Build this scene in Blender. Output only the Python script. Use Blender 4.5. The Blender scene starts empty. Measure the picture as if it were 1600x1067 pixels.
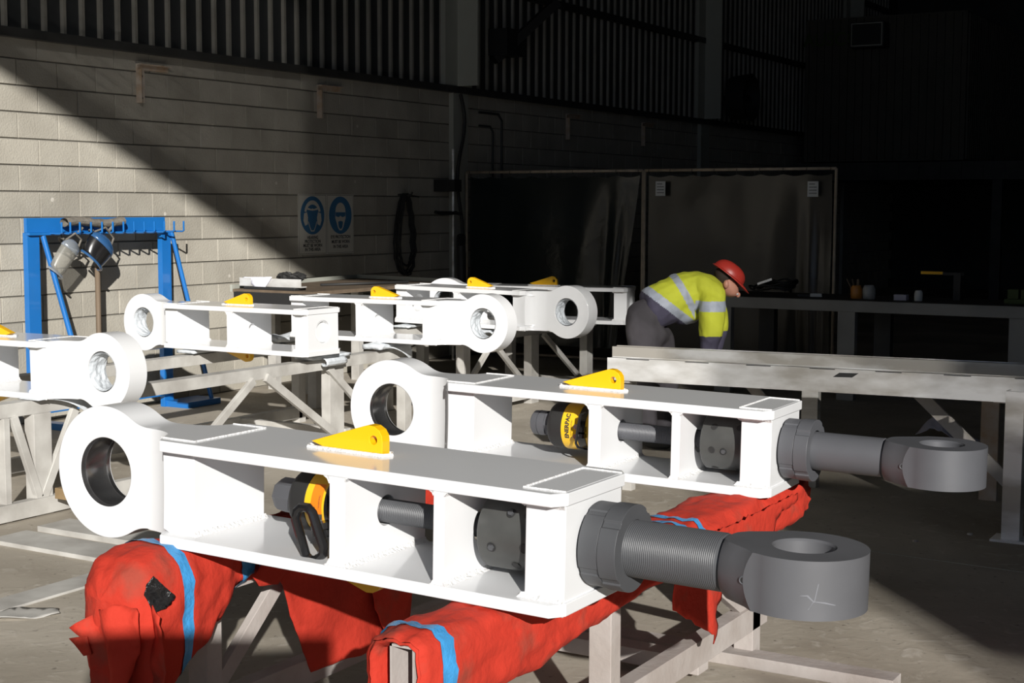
import bpy, bmesh, math, random
from mathutils import Vector, Matrix, noise
random.seed(7)
C = bpy.context.scene.collection
PI = math.pi
# ------------------------------------------------------------------ camera
F_PX, PITCH, ROLL, PSI = 2284.99, 0.091929, 0.002893, 0.534834
WX, HC = -8.936, 1.68
cb, sb = math.cos(PSI), math.sin(PSI)
cam = bpy.data.cameras.new('camera'); cam.sensor_width = 36; cam.lens = F_PX/1600*36; cam.clip_end = 200
co = bpy.data.objects.new('camera', cam); C.objects.link(co)
rt = Vector((cb, sb, 0)); hd = Vector((-sb, cb, 0)); up = Vector((0, 0, 1))
fw = hd*math.cos(PITCH) - up*math.sin(PITCH); u2 = hd*math.sin(PITCH) + up*math.cos(PITCH)
r3 = rt*math.cos(ROLL) + u2*math.sin(ROLL); u3 = u2*math.cos(ROLL) - rt*math.sin(ROLL)
co.matrix_world = Matrix(((r3.x, u3.x, -fw.x, 0), (r3.y, u3.y, -fw.y, 0), (r3.z, u3.z, -fw.z, HC), (0, 0, 0, 1)))
bpy.context.scene.camera = co
# ------------------------------------------------------------------ world, sun, exposure
W = bpy.data.worlds.new('sky'); bpy.context.scene.world = W; W.use_nodes = True
bg = W.node_tree.nodes['Background']; bg.inputs[0].default_value = (0.62, 0.76, 1.0, 1); bg.inputs[1].default_value = 0.5
sl = bpy.data.lights.new('sun', 'SUN'); sl.energy = 5.85; sl.angle = math.radians(0.53); sl.color = (1.0, 0.965, 0.91)
so = bpy.data.objects.new('sun', sl); C.objects.link(so)
AZ, EL = math.radians(131), math.radians(19.5)
SD = Vector((math.cos(AZ)*math.cos(EL), math.sin(AZ)*math.cos(EL), -math.sin(EL)))
so.rotation_euler = SD.to_track_quat('-Z', 'Y').to_euler(); so.location = (6, -8, 8)
vs = bpy.context.scene.view_settings; vs.view_transform = 'Standard'; vs.look = 'None'; vs.gamma = 1; vs.exposure = 0.0
vs.use_curve_mapping = False
bpy.context.scene.cycles.use_denoising = True
bpy.context.scene.cycles.max_bounces = 8

# ------------------------------------------------------------------ materials
MATS = {}
def mat(name, col, rough=0.6, metal=0.0, var=0.0, scale=6.0, bump=0.0, bscale=40.0, col2=None, spec=0.5, coat=0.0, trans=0.0, alpha=1.0, stretch=(1,1,1), detail=6.0, lo=0.35, hi=0.65):
    m = bpy.data.materials.new(name); m.use_nodes = True; nt = m.node_tree; b = nt.nodes['Principled BSDF']
    b.inputs['Base Color'].default_value = (*col, 1); b.inputs['Roughness'].default_value = rough
    b.inputs['Metallic'].default_value = metal; b.inputs['Specular IOR Level'].default_value = spec
    b.inputs['Coat Weight'].default_value = coat; b.inputs['Coat Roughness'].default_value = 0.04
    b.inputs['Transmission Weight'].default_value = trans; b.inputs['Alpha'].default_value = alpha
    if var or bump or col2:
        tc = nt.nodes.new('ShaderNodeTexCoord'); mp = nt.nodes.new('ShaderNodeMapping'); mp.inputs['Scale'].default_value = stretch
        nt.links.new(tc.outputs['Object'], mp.inputs[0])
    if var or col2:
        n = nt.nodes.new('ShaderNodeTexNoise'); n.inputs['Scale'].default_value = scale; n.inputs['Detail'].default_value = detail
        nt.links.new(mp.outputs[0], n.inputs['Vector'])
        r = nt.nodes.new('ShaderNodeValToRGB'); r.color_ramp.elements[0].position = lo; r.color_ramp.elements[1].position = hi
        c2 = col2 if col2 else tuple(c*(1-var) for c in col)
        r.color_ramp.elements[0].color = (*c2, 1); r.color_ramp.elements[1].color = (*col, 1)
        nt.links.new(n.outputs[0], r.inputs[0]); nt.links.new(r.outputs[0], b.inputs['Base Color'])
    if bump:
        n2 = nt.nodes.new('ShaderNodeTexNoise'); n2.inputs['Scale'].default_value = bscale; n2.inputs['Detail'].default_value = 5
        nt.links.new(mp.outputs[0], n2.inputs['Vector']); bp = nt.nodes.new('ShaderNodeBump'); bp.inputs['Strength'].default_value = bump
        bp.inputs['Distance'].default_value = 0.01
        nt.links.new(n2.outputs[0], bp.inputs['Height']); nt.links.new(bp.outputs[0], b.inputs['Normal'])
    MATS[name] = m; return m
white = mat('white_gloss_paint', (0.775, 0.785, 0.80), 0.13, var=0.02, scale=2, spec=0.42)
weld = mat('white_weld', (0.80, 0.80, 0.80), 0.5, bump=0.8, bscale=90)
yellow = mat('yellow_paint', (0.92, 0.50, 0.006), 0.35, coat=0.3)
yellow2 = mat('jack_yellow', (0.86, 0.52, 0.02), 0.3, coat=0.3)
steelgrey = mat('grey_steel', (0.085, 0.088, 0.095), 0.5, metal=0.1, var=0.15, scale=5, bump=0.05, bscale=60)
steelgrey2 = mat('light_grey_steel', (0.098, 0.101, 0.112), 0.5, metal=0.1, var=0.12, scale=5)
eyesteel = mat('eye_steel', (0.118, 0.120, 0.130), 0.5, metal=0.1, var=0.12, scale=6)
drumgrey = mat('drum_steel', (0.078, 0.08, 0.077), 0.45, metal=0.15, var=0.25, scale=9)
darksteel = mat('bearing_steel', (0.42, 0.42, 0.43), 0.24, metal=0.92, var=0.4, scale=14, stretch=(1, 0.15, 1))
black = mat('black_gloss', (0.012, 0.012, 0.013), 0.25, coat=0.5)
blackm = mat('black_matt', (0.02, 0.02, 0.02), 0.6)
zinc = mat('zinc', (0.7, 0.72, 0.75), 0.25, metal=1)
orange = mat('orange_sticker', (0.85, 0.22, 0.01), 0.5)
red = mat('red_cloth', (0.47, 0.036, 0.020), 0.85, var=0.22, scale=5, bump=0.55, bscale=26, spec=0.2)
redd = mat('red_cloth_dirty', (0.49, 0.038, 0.021), 0.85, col2=(0.33, 0.055, 0.035), scale=7, bump=0.5, bscale=30, spec=0.2, lo=0.3, hi=0.45)
blue_strap = mat('blue_tape', (0.05, 0.29, 0.62), 0.4, var=0.25, scale=14, bump=0.5, bscale=60)
blacktape = mat('black_tape', (0.015, 0.015, 0.016), 0.2, bump=1.0, bscale=45)
whitetube = mat('old_white_paint', (0.45, 0.415, 0.395), 0.7, col2=(0.35, 0.31, 0.285), scale=5, bump=0.2)
standpaint = mat('stand_paint', (0.50, 0.47, 0.44), 0.7, col2=(0.36, 0.33, 0.30), scale=7, bump=0.2)
standpaint2 = mat('stand_paint_pale', (0.54, 0.53, 0.50), 0.6, col2=(0.38, 0.365, 0.34), scale=5)
rust = mat('rusty_paint', (0.46, 0.33, 0.22), 0.8, col2=(0.56, 0.50, 0.44), scale=9)
galv = mat('galvanized_steel', (0.95, 0.95, 0.94), 0.4, metal=0.45, col2=(0.50, 0.475, 0.43), scale=2.2, stretch=(0.8, 1, 2.2), lo=0.42, hi=0.60)
plastic = mat('white_plastic_wrap', (0.66, 0.70, 0.74), 0.25, var=0.1, bump=0.7, bscale=30, coat=0.5)
bluep = mat('blue_paint', (0.012, 0.16, 0.50), 0.35, coat=0.4, var=0.12, scale=3)
visorc = mat('scratched_visor', (0.30, 0.295, 0.265), 0.3, alpha=0.5)
browng = mat('brown_wood', (0.17, 0.125, 0.085), 0.7, var=0.3, scale=10, stretch=(1, 1, 0.1))
greyfab = mat('grey_fabric', (0.22, 0.20, 0.17), 0.9, var=0.35, scale=20, bump=0.5)
curtain = mat('black_curtain', (0.016, 0.022, 0.021), 0.17, bump=0.5, bscale=5)
curtain2 = mat('olive_curtain', (0.032, 0.030, 0.024), 0.25, bump=0.4, bscale=4)
frameb = mat('brass_pipe', (0.55, 0.46, 0.35), 0.5, var=0.3, scale=10)
label = mat('label_white', (0.6, 0.62, 0.62), 0.6)
pale = mat('pale_steel', (0.42, 0.43, 0.38), 0.6, var=0.12, scale=2)
darkp = mat('dark_steel_paint', (0.045, 0.045, 0.043), 0.6, var=0.3, scale=4)
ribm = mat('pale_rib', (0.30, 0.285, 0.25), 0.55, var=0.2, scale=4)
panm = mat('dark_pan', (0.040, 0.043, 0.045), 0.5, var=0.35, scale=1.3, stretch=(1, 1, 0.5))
benchm = mat('bench_steel', (0.30, 0.30, 0.29), 0.6, var=0.2, scale=3)
benchtop = mat('bench_top', (0.07, 0.062, 0.055), 0.7, var=0.3, scale=6)
signw = mat('sign_white', (0.62, 0.60, 0.53), 0.6)
signb = mat('sign_blue', (0.05, 0.17, 0.33), 0.6)
signk = mat('sign_black', (0.03, 0.03, 0.03), 0.6)
skin = mat('skin', (0.55, 0.26, 0.18), 0.5)
hair = mat('hair', (0.025, 0.015, 0.01), 0.8)
lime = mat('hi_vis_lime', (0.62, 0.66, 0.045), 0.8, var=0.12, scale=9, bump=0.5, bscale=12)
navy = mat('navy_cotton', (0.085, 0.078, 0.125), 0.85, var=0.25, scale=9, bump=0.5, bscale=14)
trous = mat('grey_work_trousers', (0.085, 0.078, 0.088), 0.85, var=0.3, scale=7, bump=0.5, bscale=14)
reflect = mat('reflective_tape', (0.42, 0.46, 0.54), 0.5, var=0.1, scale=30)
redhat = mat('red_helmet', (0.42, 0.035, 0.025), 0.4)
rag = mat('pale_rag', (0.50, 0.49, 0.58), 0.9)
amber = mat('amber_plastic', (0.5, 0.20, 0.03), 0.4)
glassy = mat('jar_glass', (0.45, 0.46, 0.46), 0.1, alpha=0.5)
paper = mat('paper', (0.8, 0.8, 0.9), 0.8)
darkgreen = mat('faint_green', (0.05, 0.075, 0.02), 0.7)
contm = mat('container_paint', (0.075, 0.070, 0.055), 0.6, var=0.2, scale=2)
concrete2 = mat('outside_concrete', (0.32, 0.30, 0.27), 0.9, var=0.2)
roofm = mat('roof_steel', (0.10, 0.10, 0.10), 0.7)
brown_rust = mat('timber_packer', (0.32, 0.22, 0.11), 0.8, var=0.3)
mortar = mat('mortar', (0.17, 0.16, 0.14), 0.95)

def block_mat():
    m = bpy.data.materials.new('concrete_block'); m.use_nodes = True; nt = m.node_tree; b = nt.nodes['Principled BSDF']
    b.inputs['Roughness'].default_value = 0.9; b.inputs['Specular IOR Level'].default_value = 0.2
    tc = nt.nodes.new('ShaderNodeNewGeometry'); oi = nt.nodes.new('ShaderNodeObjectInfo')
    n = nt.nodes.new('ShaderNodeTexNoise'); n.inputs['Scale'].default_value = 3; n.inputs['Detail'].default_value = 8
    nt.links.new(tc.outputs['Position'], n.inputs['Vector'])
    r = nt.nodes.new('ShaderNodeValToRGB'); r.color_ramp.elements[0].position = .3; r.color_ramp.elements[1].position = .7
    r.color_ramp.elements[0].color = (0.36, 0.335, 0.285, 1); r.color_ramp.elements[1].color = (0.45, 0.425, 0.365, 1)
    nt.links.new(n.outputs[0], r.inputs[0])
    hs = nt.nodes.new('ShaderNodeHueSaturation'); mr = nt.nodes.new('ShaderNodeMapRange'); mr.inputs[3].default_value = 0.88; mr.inputs[4].default_value = 1.1
    nt.links.new(oi.outputs['Random'], mr.inputs[0]); nt.links.new(mr.outputs[0], hs.inputs['Value']); nt.links.new(r.outputs[0], hs.inputs['Color'])
    # small pale paint splashes
    v = nt.nodes.new('ShaderNodeTexVoronoi'); v.inputs['Scale'].default_value = 3.2
    nt.links.new(tc.outputs['Position'], v.inputs['Vector'])
    lt = nt.nodes.new('ShaderNodeMath'); lt.operation = 'LESS_THAN'; lt.inputs[1].default_value = 0.055; nt.links.new(v.outputs['Distance'], lt.inputs[0])
    mx = nt.nodes.new('ShaderNodeMixRGB'); mx.inputs[2].default_value = (0.55, 0.52, 0.46, 1)
    nt.links.new(lt.outputs[0], mx.inputs[0]); nt.links.new(hs.outputs[0], mx.inputs[1]); nt.links.new(mx.outputs[0], b.inputs['Base Color'])
    n2 = nt.nodes.new('ShaderNodeTexNoise'); n2.inputs['Scale'].default_value = 60; nt.links.new(tc.outputs['Position'], n2.inputs['Vector'])
    bp = nt.nodes.new('ShaderNodeBump'); bp.inputs['Strength'].default_value = .35; bp.inputs['Distance'].default_value = .01
    nt.links.new(n2.outputs[0], bp.inputs['Height']); nt.links.new(bp.outputs[0], b.inputs['Normal'])
    return m
blockm = block_mat()

def floor_mat():
    m = bpy.data.materials.new('worn_concrete'); m.use_nodes = True; nt = m.node_tree; b = nt.nodes['Principled BSDF']
    tc = nt.nodes.new('ShaderNodeTexCoord'); L = nt.links.new
    def N(s, d, w=0.0):
        n = nt.nodes.new('ShaderNodeTexNoise'); n.inputs['Scale'].default_value = s; n.inputs['Detail'].default_value = d; n.inputs['Distortion'].default_value = w
        L(tc.outputs['Object'], n.inputs['Vector']); return n
    n = N(0.9, 9, .6); r = nt.nodes.new('ShaderNodeValToRGB'); e = r.color_ramp.elements
    e[0].position = .32; e[0].color = (0.29, 0.255, 0.205, 1); e[1].position = .68; e[1].color = (0.50, 0.455, 0.385, 1); L(n.outputs[0], r.inputs[0])
    n2 = N(9, 8, 1.5); r2 = nt.nodes.new('ShaderNodeValToRGB'); r2.color_ramp.elements[0].position = .58; r2.color_ramp.elements[1].position = .74
    L(n2.outputs[0], r2.inputs[0]); mx = nt.nodes.new('ShaderNodeMixRGB'); mx.inputs[2].default_value = (0.62, 0.58, 0.52, 1)
    mm = nt.nodes.new('ShaderNodeMath'); mm.operation = 'MULTIPLY'; mm.inputs[1].default_value = .5; L(r2.outputs[0], mm.inputs[0])
    L(mm.outputs[0], mx.inputs[0]); L(r.outputs[0], mx.inputs[1])
    n3 = N(30, 4); r3_ = nt.nodes.new('ShaderNodeValToRGB'); r3_.color_ramp.elements[0].position = .27; r3_.color_ramp.elements[1].position = .36
    L(n3.outputs[0], r3_.inputs[0]); mx2 = nt.nodes.new('ShaderNodeMixRGB'); mx2.blend_type = 'MULTIPLY'; mx2.inputs[0].default_value = .5
    L(mx.outputs[0], mx2.inputs[1]); L(r3_.outputs[0], mx2.inputs[2]); L(mx2.outputs[0], b.inputs['Base Color'])
    b.inputs['Roughness'].default_value = .75; b.inputs['Specular IOR Level'].default_value = .35
    bp = nt.nodes.new('ShaderNodeBump'); bp.inputs['Strength'].default_value = .3; bp.inputs['Distance'].default_value = .01
    L(n2.outputs[0], bp.inputs['Height']); L(bp.outputs[0], b.inputs['Normal'])
    return m
floorm = floor_mat()

# ------------------------------------------------------------------ mesh helpers
class MB:
    def __init__(s): s.v = []; s.f = []; s.m = []; s.sm = []
    def add(s, vs, fs, mi=0, smooth=False):
        o = len(s.v); s.v += [tuple(x) for x in vs]
        for f in fs: s.f.append([i+o for i in f]); s.m.append(mi); s.sm.append(smooth)
        return s
    def box(s, x0, y0, z0, x1, y1, z1, mi=0):
        return s.add([(x, y, z) for z in (z0, z1) for y in (y0, y1) for x in (x0, x1)],
            [(0, 2, 3, 1), (4, 5, 7, 6), (0, 1, 5, 4), (2, 6, 7, 3), (0, 4, 6, 2), (1, 3, 7, 5)], mi)
    def bar(s, a, b, w, t, upv=(0, 0, 1), mi=0):
        # rectangular bar from a to b; w across, t along the up direction
        a = Vector(a); b = Vector(b); d = (b-a).normalized(); u = Vector(upv); sd = d.cross(u)
        if sd.length < 1e-4: sd = d.cross(Vector((1, 0, 0)))
        sd.normalize(); u = sd.cross(d).normalized(); vs = []
        for p in (a, b):
            for i, j in ((-1, -1), (1, -1), (1, 1), (-1, 1)): vs.append(p+sd*w/2*i+u*t/2*j)
        return s.add(vs, [(0, 1, 2, 3), (4, 7, 6, 5), (0, 4, 5, 1), (1, 5, 6, 2), (2, 6, 7, 3), (3, 7, 4, 0)], mi)
    def prism(s, pts, a, b, axis='y', mi=0, smooth=False):
        # 2D outline extruded between a and b along axis
        def P(p, t): return (p[0], t, p[1]) if axis == 'y' else ((t, p[0], p[1]) if axis == 'x' else (p[0], p[1], t))
        n = len(pts); o = [P(p, a) for p in pts]+[P(p, b) for p in pts]
        s.add(o, [list(range(n)), list(range(2*n-1, n-1, -1))], mi)
        return s.add(o, [(i, n+i, n+(i+1) % n, (i+1) % n) for i in range(n)], mi, smooth)
    def tube(s, pts, r, n=10, mi=0, cap=True, closed=False, smooth=True):
        pts = [Vector(p) for p in pts]; N = len(pts); rs = r if isinstance(r, (list, tuple)) else [r]*N
        prev = None; vs = []
        for i, p in enumerate(pts):
            if closed: t = (pts[(i+1) % N]-pts[i-1])
            else: t = (pts[min(i+1, N-1)]-pts[max(i-1, 0)])
            t.normalize()
            if prev is None:
                a = Vector((0, 0, 1)) if abs(t.z) < .9 else Vector((1, 0, 0)); prev = t.cross(a).normalized()
            prev = (prev-t*prev.dot(t)).normalized(); q = t.cross(prev)
            for k in range(n): vs.append(p+(prev*math.cos(2*PI*k/n)+q*math.sin(2*PI*k/n))*rs[i])
        fs = []
        for i in range(N if closed else N-1):
            j = (i+1) % N
            for k in range(n): fs.append((i*n+k, i*n+(k+1) % n, j*n+(k+1) % n, j*n+k))
        s.add(vs, fs, mi, smooth)
        if cap and not closed: s.add(vs[:n], [list(range(n-1, -1, -1))], mi); s.add(vs[-n:], [list(range(n))], mi)
        return s
    def lathe(s, prof, axis='x', c=(0, 0, 0), n=48, mi=0, smooth=True, close=False):
        # prof: list of (along, radius)
        vs = []
        for a, r in prof:
            for k in range(n):
                u, w = r*math.cos(2*PI*k/n), r*math.sin(2*PI*k/n)
                p = (a, u, w) if axis == 'x' else ((u, w, a) if axis == 'z' else (w, a, u))
                vs.append((p[0]+c[0], p[1]+c[1], p[2]+c[2]))
        N = len(prof); fs = []
        for i in range(N if close else N-1):
            j = (i+1) % N
            for k in range(n): fs.append((i*n+k, i*n+(k+1) % n, j*n+(k+1) % n, j*n+k))
        return s.add(vs, fs, mi, smooth)
    def build(s, name, mats, parent=None, bevel=0.0, sharp=35):
        me = bpy.data.meshes.new(name); me.from_pydata(s.v, [], s.f)
        if not isinstance(mats, (list, tuple)): mats = [mats]
        for m in mats: me.materials.append(m)
        me.polygons.foreach_set('material_index', s.m); me.polygons.foreach_set('use_smooth', s.sm)
        bm = bmesh.new(); bm.from_mesh(me); bmesh.ops.remove_doubles(bm, verts=bm.verts, dist=1e-6)
        bmesh.ops.recalc_face_normals(bm, faces=bm.faces)
        for e in bm.edges:
            if len(e.link_faces) == 2 and e.calc_face_angle(0) > math.radians(sharp): e.smooth = False
        bm.to_mesh(me); bm.free()
        return link(name, me, parent, bevel)
def link(name, me, parent=None, bevel=0.0):
    o = bpy.data.objects.new(name, me); C.objects.link(o)
    if parent is not None: o.parent = parent
    if bevel:
        b = o.modifiers.new('bevel', 'BEVEL'); b.width = bevel; b.segments = 2; b.limit_method = 'ANGLE'; b.angle_limit = math.radians(40)
    return o
def tag(o, lab=None, cat=None, group=None, kind=None):
    if lab: o['label'] = lab
    if cat: o['category'] = cat
    if group: o['group'] = group
    if kind: o['kind'] = kind
    return o
def empty(name, loc=(0, 0, 0), rz=0, **k):
    o = bpy.data.objects.new(name, None); C.objects.link(o); o.location = loc; o.rotation_euler = (0, 0, rz); o.empty_display_size = .1
    return tag(o, k.get('lab'), k.get('cat'), k.get('group'), k.get('kind'))
def struct(o): o['kind'] = 'structure'; return o
def copy_tree(o, parent=None):
    c = o.copy(); C.objects.link(c); c.parent = parent
    for ch in list(o.children): copy_tree(ch, c)
    return c
def camP(X, Y, z): return Vector((X*cb-Y*sb, X*sb+Y*cb, z))     # camera-aligned ground coordinates to world
def text_mesh(txt, size, depth=0.001, sx=1.0, bold=0.0):
    cu = bpy.data.curves.new('t', 'FONT'); cu.body = txt; cu.size = size; cu.extrude = depth; cu.align_x = 'CENTER'; cu.align_y = 'CENTER'; cu.offset = bold
    o = bpy.data.objects.new('t', cu); C.objects.link(o); dg = bpy.context.evaluated_depsgraph_get()
    me = bpy.data.meshes.new_from_object(o.evaluated_get(dg)); bpy.data.objects.remove(o); bpy.data.curves.remove(cu)
    if sx != 1: me.transform(Matrix.Diagonal((sx, 1, 1, 1)))
    return me

# ------------------------------------------------------------------ the building
LB, RB, YF, YB, ZR = WX, 12.0, -4.0, 31.0, 10.8
struct(MB().box(LB-2, YF-.2, -.2, RB+1, YB+1, 0).build('floor', floorm))
# saw cut joints in the slab
for k, (a, b) in enumerate((((-2.6, 7.0, 0.001), (4.5, 6.6, .001)),)):
    struct(MB().bar(a, b, .008, .002).build('trim_floor_joint', pale))
struct(MB().box(-60, -60, -.25, 60, YF-.2, -.02).build('ground', concrete2))
# block wall: courses of 0.4 x 0.2 m concrete blocks
wl = empty('wall_left', (0, 0, 0), kind='structure')
MB().box(LB-.2, YF, 0, LB-.012, YB, 3.02).build('mortar_core', mortar, wl)
bme = []
for v in range(4):
    m_ = MB(); d = .0045; L_, H_ = .4, .2
    rr = random.Random(v)
    o_ = [rr.uniform(-.0015, .0015) for _ in range(4)]
    m_.add([(-.012, d, d), (-.012, L_-d, d), (-.012, L_-d, H_-d), (-.012, d, H_-d),
            (o_[0], d+.003, d+.003), (o_[1], L_-d-.003, d+.003), (o_[2], L_-d-.003, H_-d-.003), (o_[3], d+.003, H_-d-.003)],
           [(4, 5, 6, 7), (0, 1, 5, 4), (1, 2, 6, 5), (2, 3, 7, 6), (3, 0, 4, 7)])
    bme.append(m_)
meshes = [m_.build('block', blockm) for m_ in bme]
bmesh_data = [o.data for o in meshes]
for o in meshes: bpy.data.objects.remove(o)
stuff = MB(); nb = 0
for c in range(15):
    z = -.015+.2*c if c else 0.0
    off = .2 if c % 2 else 0.0          # joint phase read from the photo: row 10 has joints at 8.319 + .4k
    y = 8.319-.4*40-(0 if c % 2 == 0 else .2)
    while y < 30.6:
        if 7.1 <= y <= 13.7:
            o = bpy.data.objects.new('block', bmesh_data[random.randrange(4)]); C.objects.link(o); o.parent = wl; o.location = (LB+random.uniform(-.0015, .0015), y, z); nb += 1
        elif y > YF:
            d = .0045; stuff.add([(LB-.012, y+d, z+d), (LB-.012, y+.4-d, z+d), (LB-.012, y+.4-d, z+.2-d), (LB-.012, y+d, z+.2-d), (LB, y+d+.003, z+d+.003), (LB, y+.397-d, z+d+.003), (LB, y+.397-d, z+.197-d), (LB, y+d+.003, z+.197-d)],
               [(4, 5, 6, 7), (0, 1, 5, 4), (1, 2, 6, 5), (2, 3, 7, 6), (3, 0, 4, 7)])
        y += .4
so_ = stuff.build('blocks_beyond', blockm, wl); so_['kind'] = 'stuff'
# cladding above: ribbed sheets hung from girts
cl = empty('wall_left_cladding', (0, 0, 0), kind='structure')
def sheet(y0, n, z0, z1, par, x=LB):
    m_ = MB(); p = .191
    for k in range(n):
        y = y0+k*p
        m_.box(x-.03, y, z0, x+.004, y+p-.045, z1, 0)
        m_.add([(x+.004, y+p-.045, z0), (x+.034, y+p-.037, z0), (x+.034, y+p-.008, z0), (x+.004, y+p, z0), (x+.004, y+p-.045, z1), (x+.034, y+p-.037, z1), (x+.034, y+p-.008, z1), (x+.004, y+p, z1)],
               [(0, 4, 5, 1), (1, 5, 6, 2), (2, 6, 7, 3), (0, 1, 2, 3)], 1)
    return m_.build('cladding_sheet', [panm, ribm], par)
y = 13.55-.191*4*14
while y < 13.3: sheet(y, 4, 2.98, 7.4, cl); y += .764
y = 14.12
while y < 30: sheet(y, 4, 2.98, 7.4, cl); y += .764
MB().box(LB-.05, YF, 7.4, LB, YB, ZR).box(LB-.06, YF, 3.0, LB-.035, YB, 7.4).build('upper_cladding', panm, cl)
for nm, z0, z1, yy0, yy1, xx in (('girt', 2.93, 3.0, YF, YB, .11), ('girt', 4.12, 4.2, 14.2, YB, .11), ('girt', 5.6, 5.7, YF, YB, .11)):
    MB().box(LB+.035, yy0, z0, LB+xx, yy1, z1).add([], []).build(nm, darkp, cl)
# portal columns
for yc in (13.48, 20.33, 27.2):
    t = empty('trim_column', (LB, yc, 0), kind='structure')
    MB().box(.04, 0, 3.0, .10, .54, ZR-.3).box(.0, .24, 3.0, .36, .27, ZR-.3).build('flange', pale, t)
    MB().box(.0, .22, 0, .06, .52, 2.93).build('lower_flange', pale, t)
# brackets under the girt
br = None
for yc in (8.96, 11.36, 16.4, 18.6):
    t = empty('wall_bracket', (LB, yc, 0), lab='rusty angle bracket bolted under the cladding, %s' % {8.96: 'nearer the sunlit end', 11.36: 'above the two safety signs', 16.4: 'first one beyond the pale column', 18.6: 'second one beyond the pale column'}[yc], cat='bracket', group='rusty brackets under the cladding rail')
    MB().box(0, 0, 2.53, .012, .085, 2.80).box(.012, .0, 2.53, .06, .008, 2.80).build('upright', rust, t)
    MB().box(0, 0, 2.80, .015, .36, 2.85).box(.015, 0, 2.842, .06, .36, 2.85).build('arm', rust, t)
    for q in (2.57, 2.75): MB().lathe([(.012, .0), (.012, .011), (.022, .011), (.022, 0)], 'x', (0, .045, q), 6).build('bolt', darkp, t)
# remaining shell
struct(MB().box(LB-.3, YB, 0, RB+.2, YB+.2, ZR).build('wall_back', darkp))
struct(MB().box(RB, YF, 0, RB+.2, YB, ZR).build('wall_right', darkp))
struct(MB().box(LB-.2, YF, ZR, RB+.2, YB+.2, ZR+.15).build('ceiling', roofm))
# front wall: big doorway, a transom bar; slats, bars and panels added to thin the sunlight
JX, LZ = 6.95, 8.13
fwl = empty('wall_front', (0, 0, 0), kind='structure')
MB().box(LB, YF-.2, 0, -3.4, YF, ZR).box(JX+2.0, YF-.2, 0, RB, YF, ZR).box(-3.4, YF-.2, LZ+2.6, JX+2, YF, ZR).build('cladding', darkp, fwl)
MB().box(-3.4, YF-.1, LZ, JX+2, YF, LZ+.24).build('transom', darkp, fwl)
slats = MB()  # unseen slats added to let only weak sun onto the upper wall
for k in range(24): slats.box(-3.4, YF-.07, LZ+.25+k*.1, 2.6, YF-.066, LZ+.25+k*.1+.093).box(2.6, YF-.07, LZ+.25+k*.1, 4.3, YF-.066, LZ+.25+k*.1+.093)
slats.box(4.3, YF-.07, LZ+.24, JX+2, YF-.06, LZ+2.6)  # solid stretch added to cut that light off further along
slats.build('sun_slats', darkp, fwl)
sbars = MB()  # unseen bars added to weaken the sun on the right side
for k in range(44): sbars.box(JX+k*.045, YF-.04, 0, JX+k*.045+(.024 if JX+k*.045 < 8.2 else .031), YF-.038, LZ)
MB().box(7.15, YF-.06, 4.5, JX+2.0, YF-.04, 6.0).build('shade_panel', darkp, fwl); MB().box(8.0, YF-.06, 0, JX+2.0, YF-.04, 4.5).build('shade_panel', darkp, fwl)  # unseen solid panels added to keep the floor at right in shade
for k in range(15): sbars.box(6.28+k*.045, YF-.04, 7.0, 6.28+k*.045+.018, YF-.038, LZ)  # more added bars, dimming the rear frames
for k in range(24): sbars.box(5.87+k*.045, YF-.04, 0, 5.87+k*.045+.015, YF-.038, 4.25)  # more added bars, dimming the floor at lower right
sbars.build('shade_bars', darkp, fwl)

# ------------------------------------------------------------------ white link frames with an eye at one end
BL, BC, BM, BW, BH, BA, BR, Br, BHC = 1.3595, .0278, .0403, .392, .3126, .3297, .2073, .1088, .158
TP = .033
def holed(mb, outline, c, r, a, b, axis, n=64, mi=0, mih=0):
    # prism of a star-shaped outline with a round hole at c; outline is a list of 2D points
    ang = [2*PI*k/n for k in range(n)]
    for q in (outline if len(outline) < 100 else []):
        t = math.atan2(q[1]-c[1], q[0]-c[0]) % (2*PI); k = min(range(len(ang)), key=lambda i: abs((ang[i]-t+PI) % (2*PI)-PI)); ang[k] = t
    ang = sorted(ang)
    def rad(t):
        d = (math.cos(t), math.sin(t)); best = 0
        for i in range(len(outline)):
            p, q = outline[i], outline[(i+1) % len(outline)]; ex, ey = q[0]-p[0], q[1]-p[1]; wx, wy = p[0]-c[0], p[1]-c[1]
            den = d[0]*ey-d[1]*ex
            if abs(den) < 1e-12: continue
            s_ = (wx*ey-wy*ex)/den; u = (wx*d[1]-wy*d[0])/den
            if s_ > 0 and -1e-6 <= u <= 1+1e-6: best = max(best, s_)
        return best
    def P(p, t): return (p[0], t, p[1]) if axis == 'y' else ((t, p[0], p[1]) if axis == 'x' else (p[0], p[1], t))
    n = len(ang); vs = []
    O = [(c[0]+rad(t)*math.cos(t), c[1]+rad(t)*math.sin(t)) for t in ang]; I = [(c[0]+r*math.cos(t), c[1]+r*math.sin(t)) for t in ang]
    for t in (a, b): vs += [P(p, t) for p in O]+[P(p, t) for p in I]
    f1 = []; f2 = []; f3 = []
    for k in range(n):
        j = (k+1) % n
        f1 += [(k, j, n+j, n+k), (2*n+k, 3*n+k, 3*n+j, 2*n+j), (k, 2*n+k, 2*n+j, j)]
        f3 += [(n+k, n+j, 3*n+j, 3*n+k)]
    mb.add(vs, f1, mi); mb.add(vs, f3, mih, True); return mb
def bez(p0, p1, p2, p3, n):
    o = []
    for i in range(n+1):
        t = i/n; o.append(tuple((1-t)**3*a+3*(1-t)**2*t*b+3*(1-t)*t*t*c+t**3*d for a, b, c, d in zip(p0, p1, p2, p3)))
    return o
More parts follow.
